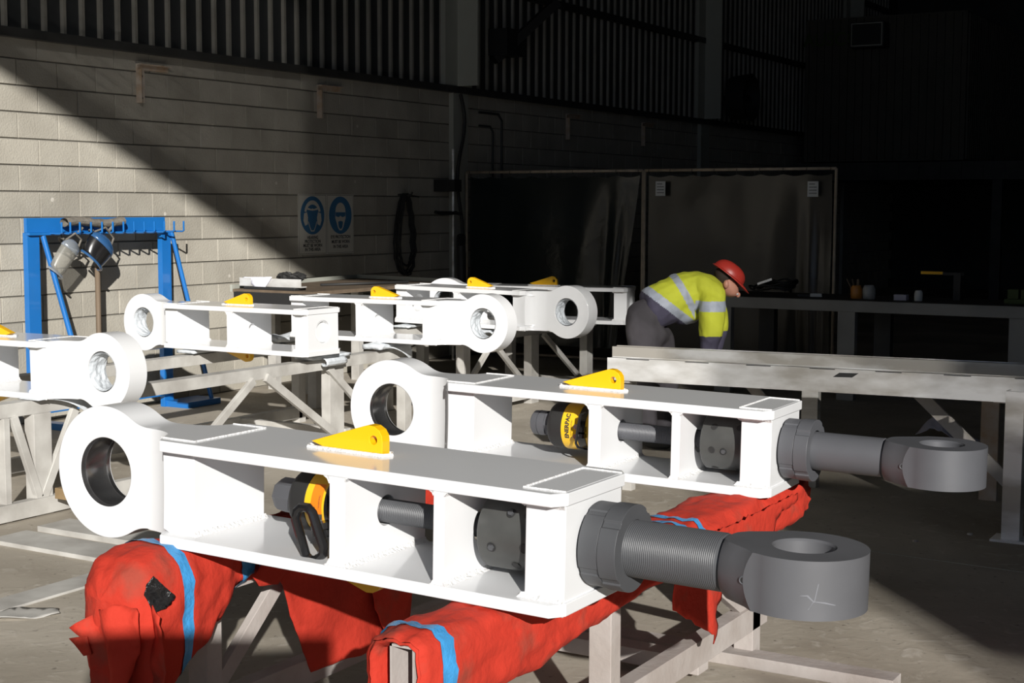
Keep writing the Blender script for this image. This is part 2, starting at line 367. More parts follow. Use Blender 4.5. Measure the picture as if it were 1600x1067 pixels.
def eye_mesh(mx):
    hc = BHC; th0 = math.radians(60); cx = -BA
    up_ = [(cx+BR*math.cos(PI-(PI-th0)*k/40), BR*math.sin(PI-(PI-th0)*k/40)) for k in range(41)]
    HH = BH-hc+.0012
    e = up_[-1]; d = (math.sin(th0), -math.cos(th0))
    up_ += bez(e, (e[0]+.05*d[0], e[1]+.05*d[1]), (-.165, HH), (-.10, HH), 12)[1:]
    up_ += [(.0, HH), (.125, HH)]
    out = up_+[(x, -z*(hc+.0012)/HH if x > -.15 else -z) for x, z in reversed(up_[1:])]
    out = [(x, z+hc) for x, z in out]
    ang = [2*PI*k/200 for k in range(200)]
    for q in ((.125, BH+.0012), (.125, -.0012)):
        t = math.atan2(q[1]-hc, q[0]-cx) % (2*PI); k = min(range(200), key=lambda i: abs((ang[i]-t+PI) % (2*PI)-PI)); ang[k] = t
    ang.sort(); R = []
    for t in ang:
        dd = (math.cos(t), math.sin(t)); best = 0
        for i in range(len(out)):
            p, q = out[i], out[(i+1) % len(out)]; ex, ey = q[0]-p[0], q[1]-p[1]; wx, wy = p[0]-cx, p[1]-hc; den = dd[0]*ey-dd[1]*ex
            if abs(den) < 1e-12: continue
            s_ = (wx*ey-wy*ex)/den; u = (wx*dd[1]-wy*dd[0])/den
            if s_ > 0 and -1e-6 <= u <= 1+1e-6: best = max(best, s_)
        R.append(best)
    def hw(x):
        u = min(max((x+.15)/.15, 0), 1); return .0635+(BW/2-BM-.0635)*(1-math.sqrt(1-u*u))
    M = 26; n = len(ang); vs = []
    for side in (-1, 1):
        for j in range(M+1):
            for k, t in enumerate(ang):
                r = Br+(R[k]-Br)*j/M; x = cx+r*math.cos(t); z = hc+r*math.sin(t); vs.append((x*mx, BW/2+side*hw(x), z))
    fs = []; B = (M+1)*n
    for j in range(M):
        for k in range(n):
            k2 = (k+1) % n; fs.append((j*n+k, j*n+k2, (j+1)*n+k2, (j+1)*n+k)); fs.append((B+j*n+k, B+(j+1)*n+k, B+(j+1)*n+k2, B+j*n+k2))
    for k in range(n):
        k2 = (k+1) % n; fs.append((M*n+k, M*n+k2, B+M*n+k2, B+M*n+k)); fs.append((k, B+k, B+k2, k2))
    return MB().add(vs, fs, 0, True)
def plate_pts(mx): return [(x*mx, y) for x, y in ((0, BM), (BC, 0), (BL-BC, 0), (BL, BM), (BL, BW-BM), (BL-BC, BW), (BC, BW), (0, BW-BM))]
def make_frame(mx, fitted):
    t = empty('link_frame')
    MB().prism(plate_pts(mx), BH-TP, BH, 'z').build('top_plate', white, t, .0025)
    MB().prism(plate_pts(mx), 0, TP, 'z').build('bottom_plate', white, t, .0025)
    eye_mesh(mx).build('eye_end', white, t, .002)
    if fitted:
        MB().lathe([(.1345, .1086), (.1345, .1083), (.140, .1070), (.150, .1070), (.152, .1058), (.154, .1070), (.236, .1070), (.238, .1058), (.240, .1070), (.2555, .1083), (.2555, .1086)], 'y', (-BA*mx, 0, BHC), 72, close=True).build('bearing_bush', darksteel, t)
    rect = [(0.002, TP), (BW-.002, TP), (BW-.002, BH-TP), (.002, BH-TP)]
    m = MB(); holed(m, rect, (BW/2, BHC), .043 if fitted else .028, .648*mx, .70*mx, 'x'); m.build('divider_plate', white, t, .002)
    if fitted:
        m = MB(); holed(m, rect, (BW/2, BHC), .05, .985*mx, 1.019*mx, 'x'); m.build('divider_plate', white, t, .002)
    er = [(BM, -.001), (BW-BM, -.001), (BW-BM, BH+.0012), (BM, BH+.0012)]
    m = MB(); holed(m, er, (BW/2, BHC), .075, 1.238*mx, 1.352*mx, 'x'); m.build('end_block', white, t, .004)
    # fillet welds: slot outlines on both plates, corner fillets of the dividers, end block feet
    for z in (BH+.0012, -.0012):
        MB().tube([(x*mx, y, z) for x, y in ((.0, BM), (.06, BM-.002), (.128, BM-.001), (.129, BW/2), (.128, BW-BM+.001), (.0, BW-BM))], .0032, 6).build('slot_weld', weld, t)
        MB().tube([(x*mx, y, z) for x, y in ((1.35, BM+.002), (1.29, BM), (1.232, BM), (1.232, BW/2), (1.232, BW-BM), (1.35, BW-BM))], .0032, 6).build('slot_weld', weld, t)
    m = MB()
    xs = [.648, .70]+([.985, 1.019] if fitted else [])
    for i, x in enumerate(xs):
        s_ = -1 if i % 2 == 0 else 1; g = .02 if i == 0 else .012
        for z0, z1 in ((TP, TP+g), (BH-TP, BH-TP-g)):
            m.prism([(x*mx, z0), ((x+s_*g)*mx, z0), ((x+s_*g*.35)*mx, z0+(z1-z0)*.35), (x*mx, z1)], .0, BW, 'y')
    for x0, x1 in ((.125, .137), (1.238, 1.224)):
        for z0, z1 in ((TP, TP+.013), (BH-TP, BH-TP-.013)): m.prism([(x0*mx, z0), (x1*mx, z0), (x0*mx, z1)], BM-.006, BW-BM+.006, 'y')
    for z0, z1 in ((TP, TP+.012), (BH-TP, BH-TP-.012)):
        m.add([(x*mx, y, z) for x, y, z in ((1.23, BM, z0), (1.352, BM, z0), (1.352, BM-.012, z0), (1.222, BM-.012, z0), (1.23, BM, z1), (1.352, BM, z1))], [(0, 1, 2, 3), (4, 5, 2, 3), (0, 4, 3), (1, 2, 5), (0, 1, 5, 4)])
    m.build('corner_weld', weld, t)['kind'] = 'stuff'
    # lifting lugs, top and bottom
    for sg in (1, -1):
        z0 = BH if sg > 0 else 0
        o = [(.445, 0), (.445, .018), (.63, .078), (.645, .0825), (.665, .081), (.683, .071), (.693, .056), (.695, .04), (.695, 0)]
        o = [(x*mx, z0+sg*z) for x, z in o]
        m = MB(); holed(m, o, (.664*mx, z0+sg*.042), .0125, BW/2-.018, BW/2+.018, 'y', 48)
        lg = m.build('lifting_lug', yellow, t, .0015)
        lg['label'] = 'orange yellow tapered lifting lug with a hole'
        m = MB(); zz = z0+sg*.002
        m.tube([(x*mx, y, zz) for x, y in ((.425, BW/2), (.44, BW/2-.024), (.57, BW/2-.025), (.70, BW/2-.024), (.715, BW/2), (.70, BW/2+.024), (.44, BW/2+.024))], .0065, 6, closed=True)
        m.build('lug_weld', weld, t)
    if not fitted:
        m = MB(); rr = random.Random(3)
        # crumpled plastic lining in the bore and a plastic disc behind the rod hole
        vs = []; n = 28
        for j in range(7):
            for k in range(n):
                a = 2*PI*k/n; r = .1075-.004-.009*rr.random()*(0 if j in (0, 6) else 1); vs.append((-BA*mx+r*math.cos(a)*mx, .136+.12*j/6, BHC+r*math.sin(a)))
        fs = [(j*n+k, j*n+(k+1) % n, (j+1)*n+(k+1) % n, (j+1)*n+k) for j in range(6) for k in range(n)]
        m.add(vs, fs, 0, False); m.build('plastic_lining', plastic, t)
        MB().lathe([(1.29, 0), (1.29, .074), (1.345, .074), (1.348, .07), (1.33, .066), (1.328, 0)], 'x', (0, BW/2, BHC)).build('hole_plug', white, t) if mx > 0 else None
    return t
def place(o, x, y, z, yaw, tl): o.location = (x, y, z+tl*.5); o.rotation_euler = (0, tl, yaw); return o
POSE = [(-3.056, 3.093, .680, -.002, .0181), (-3.180, 4.815, .665, .025, .0166), (-7.429, 7.642, .678, -.057, -.006),
        (-5.717, 8.562, .706, -.034, -.0079), (-5.788, 9.928, .701, -.104, .0043), (-6.135, 5.402, .645, -.028, -.0105), (-6.807, 10.853, .680, .231, 0)]
LAB = ['nearest white steel link frame, lying on the red-wrapped rails in the foreground', 'white link frame second from the front, holding the jack with black lettering on yellow',
       'empty white link frame in front of the blue rack, eye at its left end', 'middle empty white link frame, its plastic-lined eye overlapping the frame behind',
       'white link frame with its eye at right, next to the bending worker', 'white link frame cut off by the left edge of the photo', 'rearmost white link frame, its right end touching the outline of the worker']
fr = make_frame(1, True); frames = []
place(fr, *POSE[0]); frames.append(fr)
f2 = copy_tree(fr); place(f2, *POSE[1]); frames.append(f2)
fe = make_frame(1, False); place(fe, *POSE[2]); f7 = copy_tree(fe); place(f7, *POSE[6])
fm = make_frame(-1, False); place(fm, *POSE[3]); f5 = copy_tree(fm); place(f5, *POSE[4]); f6 = copy_tree(fm); place(f6, *POSE[5])
for o, l in zip((fr, f2, fe, fm, f5, f6, f7), LAB): tag(o, l, 'link frame', 'white steel link frames on trestles')

# ------------------------------------------------------------------ threaded eye rods
def thread(a, b, r, pitch, d):
    p = [(a, r-d)]; x = a
    while x < b-pitch: p += [(x+pitch*.5, r), (x+pitch, r-d)]; x += pitch
    p.append((b, r-d)); return p
def bool_op(o, other, op):
    m = o.modifiers.new('b', 'BOOLEAN'); m.operation = op; m.object = other; m.solver = 'EXACT'
    bpy.context.view_layer.update(); dg = bpy.context.evaluated_depsgraph_get()
    me = bpy.data.meshes.new_from_object(o.evaluated_get(dg)); o.modifiers.clear(); o.data = me; bpy.data.objects.remove(other)
def eye_head(par, mt):
    ex, Re, zt, zb = 1.913, .152, .2275, .0885
    o = MB(); n = 72
    pts = [(ex+Re*math.cos(2*PI*k/n), BW/2+Re*math.sin(2*PI*k/n)) for k in range(n)]
    # tangential root towards the shank
    pts = [q for q in pts if q[0] > ex-.075]; pts = sorted(pts, key=lambda q: math.atan2(q[1]-BW/2, q[0]-ex))
    pts += [(1.722, BW/2+.118), (1.722, BW/2-.118)]
    body = MB().prism(pts, zb, zt, 'z', smooth=True).build('eye', mt, par)
    turn = MB().lathe([(1.724, 0), (1.724, .070), (1.728, .080), (1.745, .094), (1.775, .110), (1.81, .130), (1.85, .165), (1.9, .25), (2.3, .25), (2.3, 0)], 'x', (0, BW/2, BHC), 64).build('x', mt)
    bool_op(body, turn, 'INTERSECT')
    hole = MB().lathe([(0, 0), (0, .0765), (.0885, .0765), (.094, .0715), (.222, .0715), (.2275, .0765), (.4, .0765), (.4, 0)], 'z', (ex, BW/2, 0), 64).build('x', mt)
    bool_op(body, hole, 'DIFFERENCE')
    me = body.data; bm = bmesh.new(); bm.from_mesh(me); bmesh.ops.remove_doubles(bm, verts=bm.verts, dist=1e-5)
    for f_ in bm.faces: f_.smooth = True
    for e in bm.edges: e.smooth = not (len(e.link_faces) == 2 and e.calc_face_angle(0) > math.radians(28))
    bm.to_mesh(me); bm.free()
    return body
def castle(a, b, R, slots, w, d, mt, par, nm):
    m = MB(); n = 360; o = []
    for k in range(n):
        t = 2*PI*(k+.5)/n; r = R
        for s_ in slots:
            if abs((t-math.radians(s_)+PI) % (2*PI)-PI) < math.radians(w)/2: r = R-d
        o.append((BW/2-r*math.cos(t), BHC+r*math.sin(t)))
    holed(m, o, (BW/2, BHC), .073, a, b, 'x', 360); return m.build(nm, mt, par, .0012, 20)
def make_rod(threaded, mt, lab, bolts):
    t = empty('eye_rod', lab=lab, cat='eye rod', group='grey steel eye rods')
    n = 40
    MB().lathe([(.60, 0)]+thread(.60, 1.07, .034, .006, .0019)+[(1.07, 0)], 'x', (0, BW/2, BHC), n).build('thin_thread', mt, t)
    d = MB().lathe([(1.06, 0), (1.06, .100), (1.064, .104), (1.234, .104), (1.236, .09), (1.236, 0)], 'x', (0, BW/2, BHC), 72).build('nut_drum', drumgrey, t)
    for s_, ph, kind in bolts:
        a = math.radians(ph); c = Vector((s_, BW/2-.104*math.cos(a), BHC+.104*math.sin(a))); nrm = Vector((0, -math.cos(a), math.sin(a))); u = Vector((1, 0, 0)); w = nrm.cross(u)
        def ringpts(r, h, n): return [c+nrm*h+(u*math.cos(2*PI*k/n)+w*math.sin(2*PI*k/n))*r for k in range(n)]
        m = MB(); m.add(ringpts(.0135, .0012, 20)+ringpts(.0118, .0018, 20)+ringpts(.0108, .0012, 20), [(k, (k+1) % 20, 20+(k+1) % 20, 20+k) for k in range(20)]+[(20+k, 20+(k+1) % 20, 40+(k+1) % 20, 40+k) for k in range(20)]+[tuple(range(40, 60))], 0)
        q = m.build('socket', [blackm], d)
        if kind: m = MB(); m.add(ringpts(.0088, .0, 6)+ringpts(.0088, .007, 6), [(k, (k+1) % 6, 6+(k+1) % 6, 6+k) for k in range(6)]+[tuple(range(6, 12))]); m.build('bolt', steelgrey, d)
    castle(1.362, 1.416, .1085, (58, 148, 238, -29), 9, .003, mt, t, 'lock_ring'); castle(1.418, 1.468, .112, (41, 131, 221, -41), 10, .0045, mt, t, 'lock_ring')
    MB().lathe([(1.353, .075), (1.353, .092), (1.363, .092), (1.363, .075)], 'x', (0, BW/2, BHC), 48, close=True).build('spacer', mt, t)
    R = .0725 if threaded else .069
    prof = [(1.23, 0)]+(thread(1.23, 1.716, R, .0052, .0013) if threaded else [(1.23, R), (1.715, R)])+[(1.718, R-.004), (1.73, R-.006), (1.73, 0)]
    MB().lathe(prof, 'x', (0, BW/2, BHC), 64).build('shank', mt, t)
    e = eye_head(t, eyesteel if threaded else mt)
    a = math.radians(-129); nr = Vector((-.12, -.993, 0)); c = Vector((1.812, BW/2-.1288, .157)); u = Vector((.993, -.12, 0))
    MB().tube([c+nr*.001+(u*math.cos(2*PI*k/20)+Vector((0, 0, 1))*math.sin(2*PI*k/20))*.0085 for k in range(20)], .0022, 6, closed=True).build('port_rim', steelgrey2, e)
    MB().add([c+nr*.0022+(u*math.cos(2*PI*k/20)+Vector((0, 0, 1))*math.sin(2*PI*k/20))*.0075 for k in range(20)], [tuple(range(20))]).build('port', blackm, e)
    return t, e
r1, e1 = make_rod(True, steelgrey, 'dark grey eye rod with fine thread, sticking out nearest the camera', [(1.153, 38, 1), (1.206, 39, 0), (1.106, -15, 1), (1.204, -10, 0), (1.167, -44, 0)])
place(r1, *POSE[0])
r2, e2 = make_rod(False, steelgrey2, 'grey eye rod with smooth shank, over the dark floor under the galvanized rails', [(1.109, 38, 0), (1.207, 41, 0), (1.108, -10, 0), (1.154, -11, 1), (1.102, -65, 0), (1.198, -63, 0)])
place(r2, *POSE[1])
chalk = mat('chalk', (0.20, 0.205, 0.225), 0.9, spec=0.1)
ck = MB()
def cyl_pt(ph, h, r=.1527): a = math.radians(ph); return Vector((1.913+r*math.cos(a), BW/2+r*math.sin(a), h))
for pts_ in ([(-58, .176), (-59.5, .155), (-61, .133)], [(-61, .135), (-52, .132), (-42, .1255)], [(-73, .147), (-67, .148), (-61, .133)], [(-66, .115), (-62, .133)]):
    P_ = []
    for i in range(len(pts_)-1):
        for j in range(4): q = j/4; P_.append((pts_[i][0]*(1-q)+pts_[i+1][0]*q, pts_[i][1]*(1-q)+pts_[i+1][1]*q))
    P_.append(pts_[-1]); vs = []
    for i, (a, h) in enumerate(P_):
        w_ = .0016*(1-.6*abs(2*i/(len(P_)-1)-1)); vs += [cyl_pt(a-.5, h-w_), cyl_pt(a+.5, h+w_)]
    ck.add(vs, [(2*i, 2*i+1, 2*i+3, 2*i+2) for i in range(len(P_)-1)])
ck.build('chalk_mark', chalk, e1)

# ------------------------------------------------------------------ hydraulic jacks clamped on the rods
def on_cyl(me, s0, ph0, r):      # wrap a flat text mesh (x along circumference upward, tops towards -s) round the rod axis
    for v in me.vertices:
        a = math.radians(ph0)+v.co.x/r; rr_ = r+v.co.z; v.co = Vector((s0-v.co.y, BW/2-rr_*math.cos(a), BHC+rr_*math.sin(a)))
def patch(mb, s0, s1, p0, p1, r, n=14):
    vs = []
    for k in range(n+1):
        a = math.radians(p0+(p1-p0)*k/n)
        for s_ in (s0, s1): vs.append((s_, BW/2-r*math.cos(a), BHC+r*math.sin(a)))
    return mb.add(vs, [(2*k, 2*k+1, 2*k+3, 2*k+2) for k in range(n)], 0, True)
def make_jack(kind, lab):
    t = empty('hydraulic_jack', lab=lab, cat='hydraulic jack', group='yellow and black hydraulic jacks')
    ax = (0, BW/2, BHC); L = lambda p, nm, mt, n=56: MB().lathe(p, 'x', ax, n).build(nm, mt, t)
    if kind == 1: L([(.318, 0), (.318, .036), (.322, .044), (.337, .052), (.402, .052), (.402, 0)], 'nut', steelgrey2, 8)
    else:
        L([(.316, 0), (.316, .040), (.322, .047), (.346, .049), (.346, .046), (.349, .046), (.349, .049), (.378, .049), (.378, 0)], 'nut', steelgrey2)
        L([(.378, 0), (.378, .049), (.412, .049), (.412, 0)], 'hex_nut', steelgrey2, 6)
    L([(.405, 0), (.405, .062), (.412, .080), (.425, .0895), (.435, .091), (.477, .091), (.479, .088), (.479, 0)], 'black_collar', blackm)
    b = L([(.479, .05), (.479, .0905), (.55, .0905), (.55, .05)], 'yellow_band', yellow2)
    L([(.55, .05), (.55, .093), (.583, .093), (.583, .05)], 'strap', black)
    L([(.583, .05), (.583, .090), (.636, .090), (.647, .084), (.647, .0)], 'rear_body', yellow2)
    if kind == 1:
        m = MB(); patch(m, .502, .541, -40, 44, .0912); st = m.build('sticker', orange, b)
        me = text_mesh('! WARNING', .0075, .0002); on_cyl(me, .531, 10, .0915); me.materials.append(signk); link('sticker_print', me, st)
        me = text_mesh('[I]', .013, .0002, bold=.0003); on_cyl(me, .510, -2, .0915); me.materials.append(signk); link('sticker_symbol', me, st)
        h = MB(); pts_ = [(.502, .04, .135), (.508, .04, .16), (.522, .042, .172), (.545, .042, .172), (.558, .043, .160), (.592, .05, .068), (.590, .05, .048), (.568, .05, .026), (.545, .05, .024), (.530, .05, .036)]
        h.tube(pts_, .014, 10, closed=True); h.build('handle', black, t)
        MB().bar((.548, .05, .115), (.585, .085, .125), .03, .018).bar((.548, .06, .10), (.60, .09, .10), .02, .02).build('clamp', black, t)
        MB().lathe([(.118, 0), (.118, .010), (.131, .010), (.131, .006), (.148, .006), (.148, 0)], 'z', (.553, .083, .0), 6).build('bolt', zinc, t)
        MB().lathe([(.100, 0), (.100, .008), (.106, .008), (.106, 0)], 'z', (.56, .083, .0), 6).build('bolt', zinc, t)
    else:
        me = text_mesh('ENERPAC', .0235, .0002, bold=.0011); on_cyl(me, .505, 8, .0908); me.materials.append(signk); link('maker_lettering', me, b)
        me = text_mesh('Hi-Force Cylinder', .0085, .0002); me.transform(Matrix.Identity(4)); on_cyl(me, .523, 4, .0908); me.materials.append(signk); link('small_lettering', me, b)
        MB().bar((.556, .098, .165), (.59, .100, .165), .03, .02).bar((.556, .098, .14), (.59, .10, .14), .03, .016).build('clamp', black, t)
        MB().tube([(.608, .06, .235), (.585, .062, .225), (.572, .064, .165), (.566, .065, .115), (.575, .065, .100), (.60, .062, .095), (.645, .062, .093)], .0055, 8).build('handle', black, t)
        for z in (.176, .138): MB().lathe([(.074, 0), (.074, .010), (.090, .010), (.090, 0)], 'y', (.558, 0, z), 10).build('bolt', zinc, t)

    return t
j1 = make_jack(1, 'jack with orange sticker and black loop handle in the nearest frame'); place(j1, *POSE[0])
j2 = make_jack(2, 'jack with black maker lettering in the second frame'); place(j2, *POSE[1])

# ------------------------------------------------------------------ trestles and red cloth wraps
def square(mb, a, b, w, t=None): return mb.bar(a, b, w, t or w)
def trestle(name, lab, xs, y0, y1, zt, th, legs, lows, braces, sills, mt, lw=.09, extra=()):
    t = empty(name, (0, 0, 0), lab=lab, cat='trestle', group='painted steel trestles')
    for x in xs:
        m = MB()
        # open ended channel rail
        w = .095; q = .006
        m.box(x-w/2, y0, zt-q, x+w/2, y1, zt).box(x-w/2, y0, zt-th, x+w/2, y1, zt-th+q).box(x-w/2, y0, zt-th+q, x-w/2+q, y1, zt-q).box(x+w/2-q, y0, zt-th+q, x+w/2, y1, zt-q)
        m.build('rail', mt, t, .0015)
    for x, y, w in legs: MB().box(x-.045, y-w/2, 0, x+.03, y+w/2, zt-th).build('leg', mt, t, .002)
    for x, a, b, z in lows: MB().box(x-.03, a, z-.045, x+.03, b, z+.045).build('lower_rail', mt, t, .002)
    for x, ya, za, yb, zb, w in braces: MB().bar((x, ya, za), (x, yb, zb), .03, w, (0, 0, 1)).build('brace', mt, t, .002)
    for y, a, b, z0, z1, w in sills: MB().box(a, y-w/2, z0, b, y+w/2, z1).build('sill', mt, t, .002)
    return t
XA, XR = -3.06, -1.955
tA = trestle('trestle', 'pinkish white steel trestle under the two nearest frames, its rails wrapped in red cloth', (XA, XR), 2.95, 5.45, .645, .15,
    [(XA, 3.32, .07), (XR, 3.87, .065), (XR, 5.04, .075), (XA, 5.04, .075)], [(XR, 3.3, 5.15, .165), (XA, 3.35, 5.1, .12)],
    [(XA, 3.28, .12, 3.78, .56, .055), (XR, 5.05, .16, 4.45, .50, .05), (XA, 4.9, .12, 4.3, .5, .05)],
    [(4.98, -3.3, -1.38, 0, .045, .10), (4.72, -3.1, -2.0, .03, .09, .09)], whitetube)
# rail inside the right-hand wrap sticks out to the front
MB().box(XR-.035, 2.79, .50, XR-.029, 2.96, .64).box(XR+.03, 2.79, .50, XR+.036, 2.96, .64).box(XR-.035, 2.79, .634, XR+.036, 2.96, .64).build('rail_end', whitetube, tA)
tB = trestle('trestle', 'grey white steel trestle in front of the blue rack, braces crossing below its rails', (-6.25, -7.2), 4.7, 9.0, .633, .075,
    [(-6.22, 5.22, .04), (-6.22, 5.46, .12), (-6.24, 8.09, .16), (-7.2, 5.3, .08), (-7.2, 8.9, .08), (-6.22, 8.93, .09)],
    [(-6.2, 4.7, 6.5, .055), (-7.2, 4.9, 8.9, .08)],
    [(-6.2, 5.27, .56, 5.43, .10, .045), (-6.2, 5.70, .56, 5.45, .08, .05), (-6.2, 7.20, .56, 6.62, .16, .05), (-6.2, 7.32, .57, 8.05, .10, .055), (-6.2, 7.98, .57, 8.55, .11, .05)],
    [(5.26, -5.9, -4.75, 0, .03, .22), (8.2, -7.2, -6.2, .05, .12, .06)], standpaint2)
tC = trestle('trestle', 'shaded steel trestle carrying the two rear frames beside the worker', (-6.25, -7.0), 9.65, 12.0, .662, .075,
    [(-6.22, 10.84, .13), (-6.22, 11.85, .12), (-6.22, 9.75, .1), (-7.0, 9.8, .08), (-7.0, 11.8, .08)], [(-6.2, 9.7, 11.9, .1)],
    [(-6.2, 10.16, .58, 9.6, .13, .045), (-6.2, 10.16, .58, 10.75, .13, .045), (-6.2, 11.0, .58, 11.7, .12, .045)], [(11.8, -7.0, -6.2, .05, .12, .06)], standpaint2)
tag(MB().box(-4.99, 3.2, 0, -4.83, 5.05, .012).build('steel_flat', standpaint2, None, .002), 'pale flat steel strip lying on the floor at the left, behind the crumpled paper', 'steel strip')
tag(MB().box(-4.94, 5.15, .032, -4.55, 5.19, .10).box(-5.9, 4.84, 0.0, -5.05, 5.08, .022).build('steel_plate', standpaint2, None, .002), 'pale steel plate on the floor below the eye of the nearest frame', 'steel plate')
# sheet cut from a polygon in a vertical plane
from mathutils.geometry import delaunay_2d_cdt
def sheet_poly(name, poly, fn, mt, par=None, step=.025, thick=.004, jag=.004, seed=0):
    rr = random.Random(seed); P = []
    for i, p in enumerate(poly):
        q = poly[(i+1) % len(poly)]; d = math.dist(p, q); n = max(1, int(d/step))
        for k in range(n): u = k/n; P.append((p[0]+(q[0]-p[0])*u+(rr.uniform(-jag, jag) if k else 0), p[1]+(q[1]-p[1])*u+(rr.uniform(-jag, jag) if k else 0)))
    nb_ = len(P); xs = [p[0] for p in P]; zs = [p[1] for p in P]; pts = [Vector(p) for p in P]
    def inside(x, z):
        c = False
        for i in range(nb_):
            a, b = P[i], P[i-1]
            if (a[1] > z) != (b[1] > z) and x < (b[0]-a[0])*(z-a[1])/(b[1]-a[1])+a[0]: c = not c
        return c
    x = min(xs)
    while x < max(xs):
        z = min(zs)
        while z < max(zs):
            a, b = x+rr.uniform(-.3, .3)*step, z+rr.uniform(-.3, .3)*step
            if inside(a, b) and min((a-q[0])**2+(b-q[1])**2 for q in P) > (step*.45)**2: pts.append(Vector((a, b)))
            z += step
        x += step
    v2, e2, f2_, _, _, _ = delaunay_2d_cdt(pts, [], [list(range(nb_))], 1, 1e-6)
    m = MB().add([fn(p[0], p[1]) for p in v2], [tuple(f) for f in f2_], 0, True); o = m.build(name, mt, par, 0, 60)
    s_ = o.modifiers.new('thick', 'SOLIDIFY'); s_.thickness = thick; return o
def nz(x, y, z, s=1.0): return noise.noise(Vector((x*s, y*s, z*s)))
def loft(sections, n=44, amp=.006, fs=22, seed=0, power=4.0, grow=0.0):
    vs = []
    for y, x0, x1, z0, z1 in sections:
        cx, cz, rx, rz = (x0+x1)/2, (z0+z1)/2, (x1-x0)/2+grow, (z1-z0)/2+grow
        for k in range(n):
            a = 2*PI*k/n; c, s_ = math.cos(a), math.sin(a); r = (abs(c)**power+abs(s_)**power)**(-1/power)
            px, pz = c*r, s_*r; w = amp*(nz(px*3+seed, y*fs*.35, pz*3)*1.6+.6*nz(px*2, y*fs, pz*6+seed))
            vs.append((cx+px*(rx+w), y, cz+pz*(rz+w)))
    N = len(sections)
    return MB().add(vs, [(i*n+k, i*n+(k+1) % n, (i+1)*n+(k+1) % n, (i+1)*n+k) for i in range(N-1) for k in range(n)], 0, True)
def interp(keys, step=.012):
    out = []; y = keys[0][0]
    def at(y):
        for a, b in zip(keys, keys[1:]):
            if a[0] <= y <= b[0]:
                u = (y-a[0])/(b[0]-a[0]); u = u*u*(3-2*u); return (y,)+tuple(a[i]*(1-u)+b[i]*u for i in range(1, 5))
        return keys[-1]
    while y < keys[-1][0]: out.append(at(y)); y += step
    out.append(keys[-1]); return out, at
# left wrap
KL = [(2.875, -3.06, -3.04, .56, .58), (2.885, -3.10, -2.98, .46, .62), (2.90, -3.13, -2.93, .36, .655), (2.945, -3.17, -2.905, .26, .69), (3.02, -3.175, -2.90, .27, .70), (3.10, -3.17, -2.905, .33, .697), (3.18, -3.16, -2.915, .36, .69),
      (3.27, -3.15, -2.93, .43, .683), (3.36, -3.14, -2.965, .50, .678), (3.45, -3.135, -2.975, .515, .674), (3.6, -3.14, -2.97, .51, .672), (4.4, -3.14, -2.98, .50, .664), (5.44, -3.14, -2.98, .50, .660)]
sec, atL = interp(KL); wlp = empty('red_cloth_wrap', lab='red cloth bundled round the left trestle rail, hanging baggily at its front end', cat='cloth wrap', group='red cloth padding on the trestle')
lf = loft(sec, amp=.009, seed=1); lf.add(lf.v[:44], [tuple(range(44))]); lf.build('cloth', redd, wlp, 0, 70)
loft([atL(3.055+.006*k) for k in range(8)], amp=.009, seed=1, grow=.0035).build('tape', blue_strap, wlp, 0, 70)
loft([atL(3.375+.006*k) for k in range(12)], amp=.009, seed=1, grow=.0045).build('tape', blue_strap, wlp, 0, 70)
sheet_poly('tape', [(3.44, .535), (3.47, .53), (3.478, .60), (3.455, .61)], lambda y, z: (-2.955+.004*nz(y, z, 1, 30), y, z), blue_strap, wlp, .012, .002, .001)
# flap folds hanging over the front end
def front(y0, sl=0.0, s=1.0): return lambda x, z: (x, y0+.022*math.sin(x*42+z*9)*s+.02*nz(x, z, y0, 14)+sl*(.66-z), z)
sheet_poly('flap', [(-3.14, .49), (-3.08, .53), (-2.98, .575), (-2.90, .56), (-2.905, .50), (-2.92, .42), (-2.94, .25), (-2.985, .13), (-3.09, .12), (-3.075, .36), (-3.085, .45)], front(2.872, -.02), redd, wlp, .02, .004, .004, 3)
sheet_poly('flap', [(-2.90, .58), (-2.845, .55), (-2.84, .45), (-2.845, .33), (-2.87, .31), (-2.90, .33), (-2.905, .45)], front(2.93, -.05, .6), redd, wlp, .02, .004, .004, 4)
sheet_poly('flap', [(-3.15, .455), (-3.08, .47), (-3.07, .42), (-3.10, .41)], front(2.86, 0, .3), redd, wlp, .02, .004, .002, 5)
def tapefn(u, v):
    b = Vector((-2.890, 2.925, .655)); e1_ = Vector((.006, .080, -.072)); e2_ = Vector((-.008, -.038, -.042)); p = b+e1_*u+e2_*v
    w = .012*nz(u*4, v*3, 1)+.004*nz(u*14, v*12, 3); return p+Vector((.8, -.6, .2))*w
sheet_poly('black_tape_patch', [(0, 0), (1, .05), (1.02, .55), (.9, .95), (.7, 1.35), (.1, 1.0), (-.03, .5)], tapefn, blacktape, wlp, .09, .0015, .02, 6)
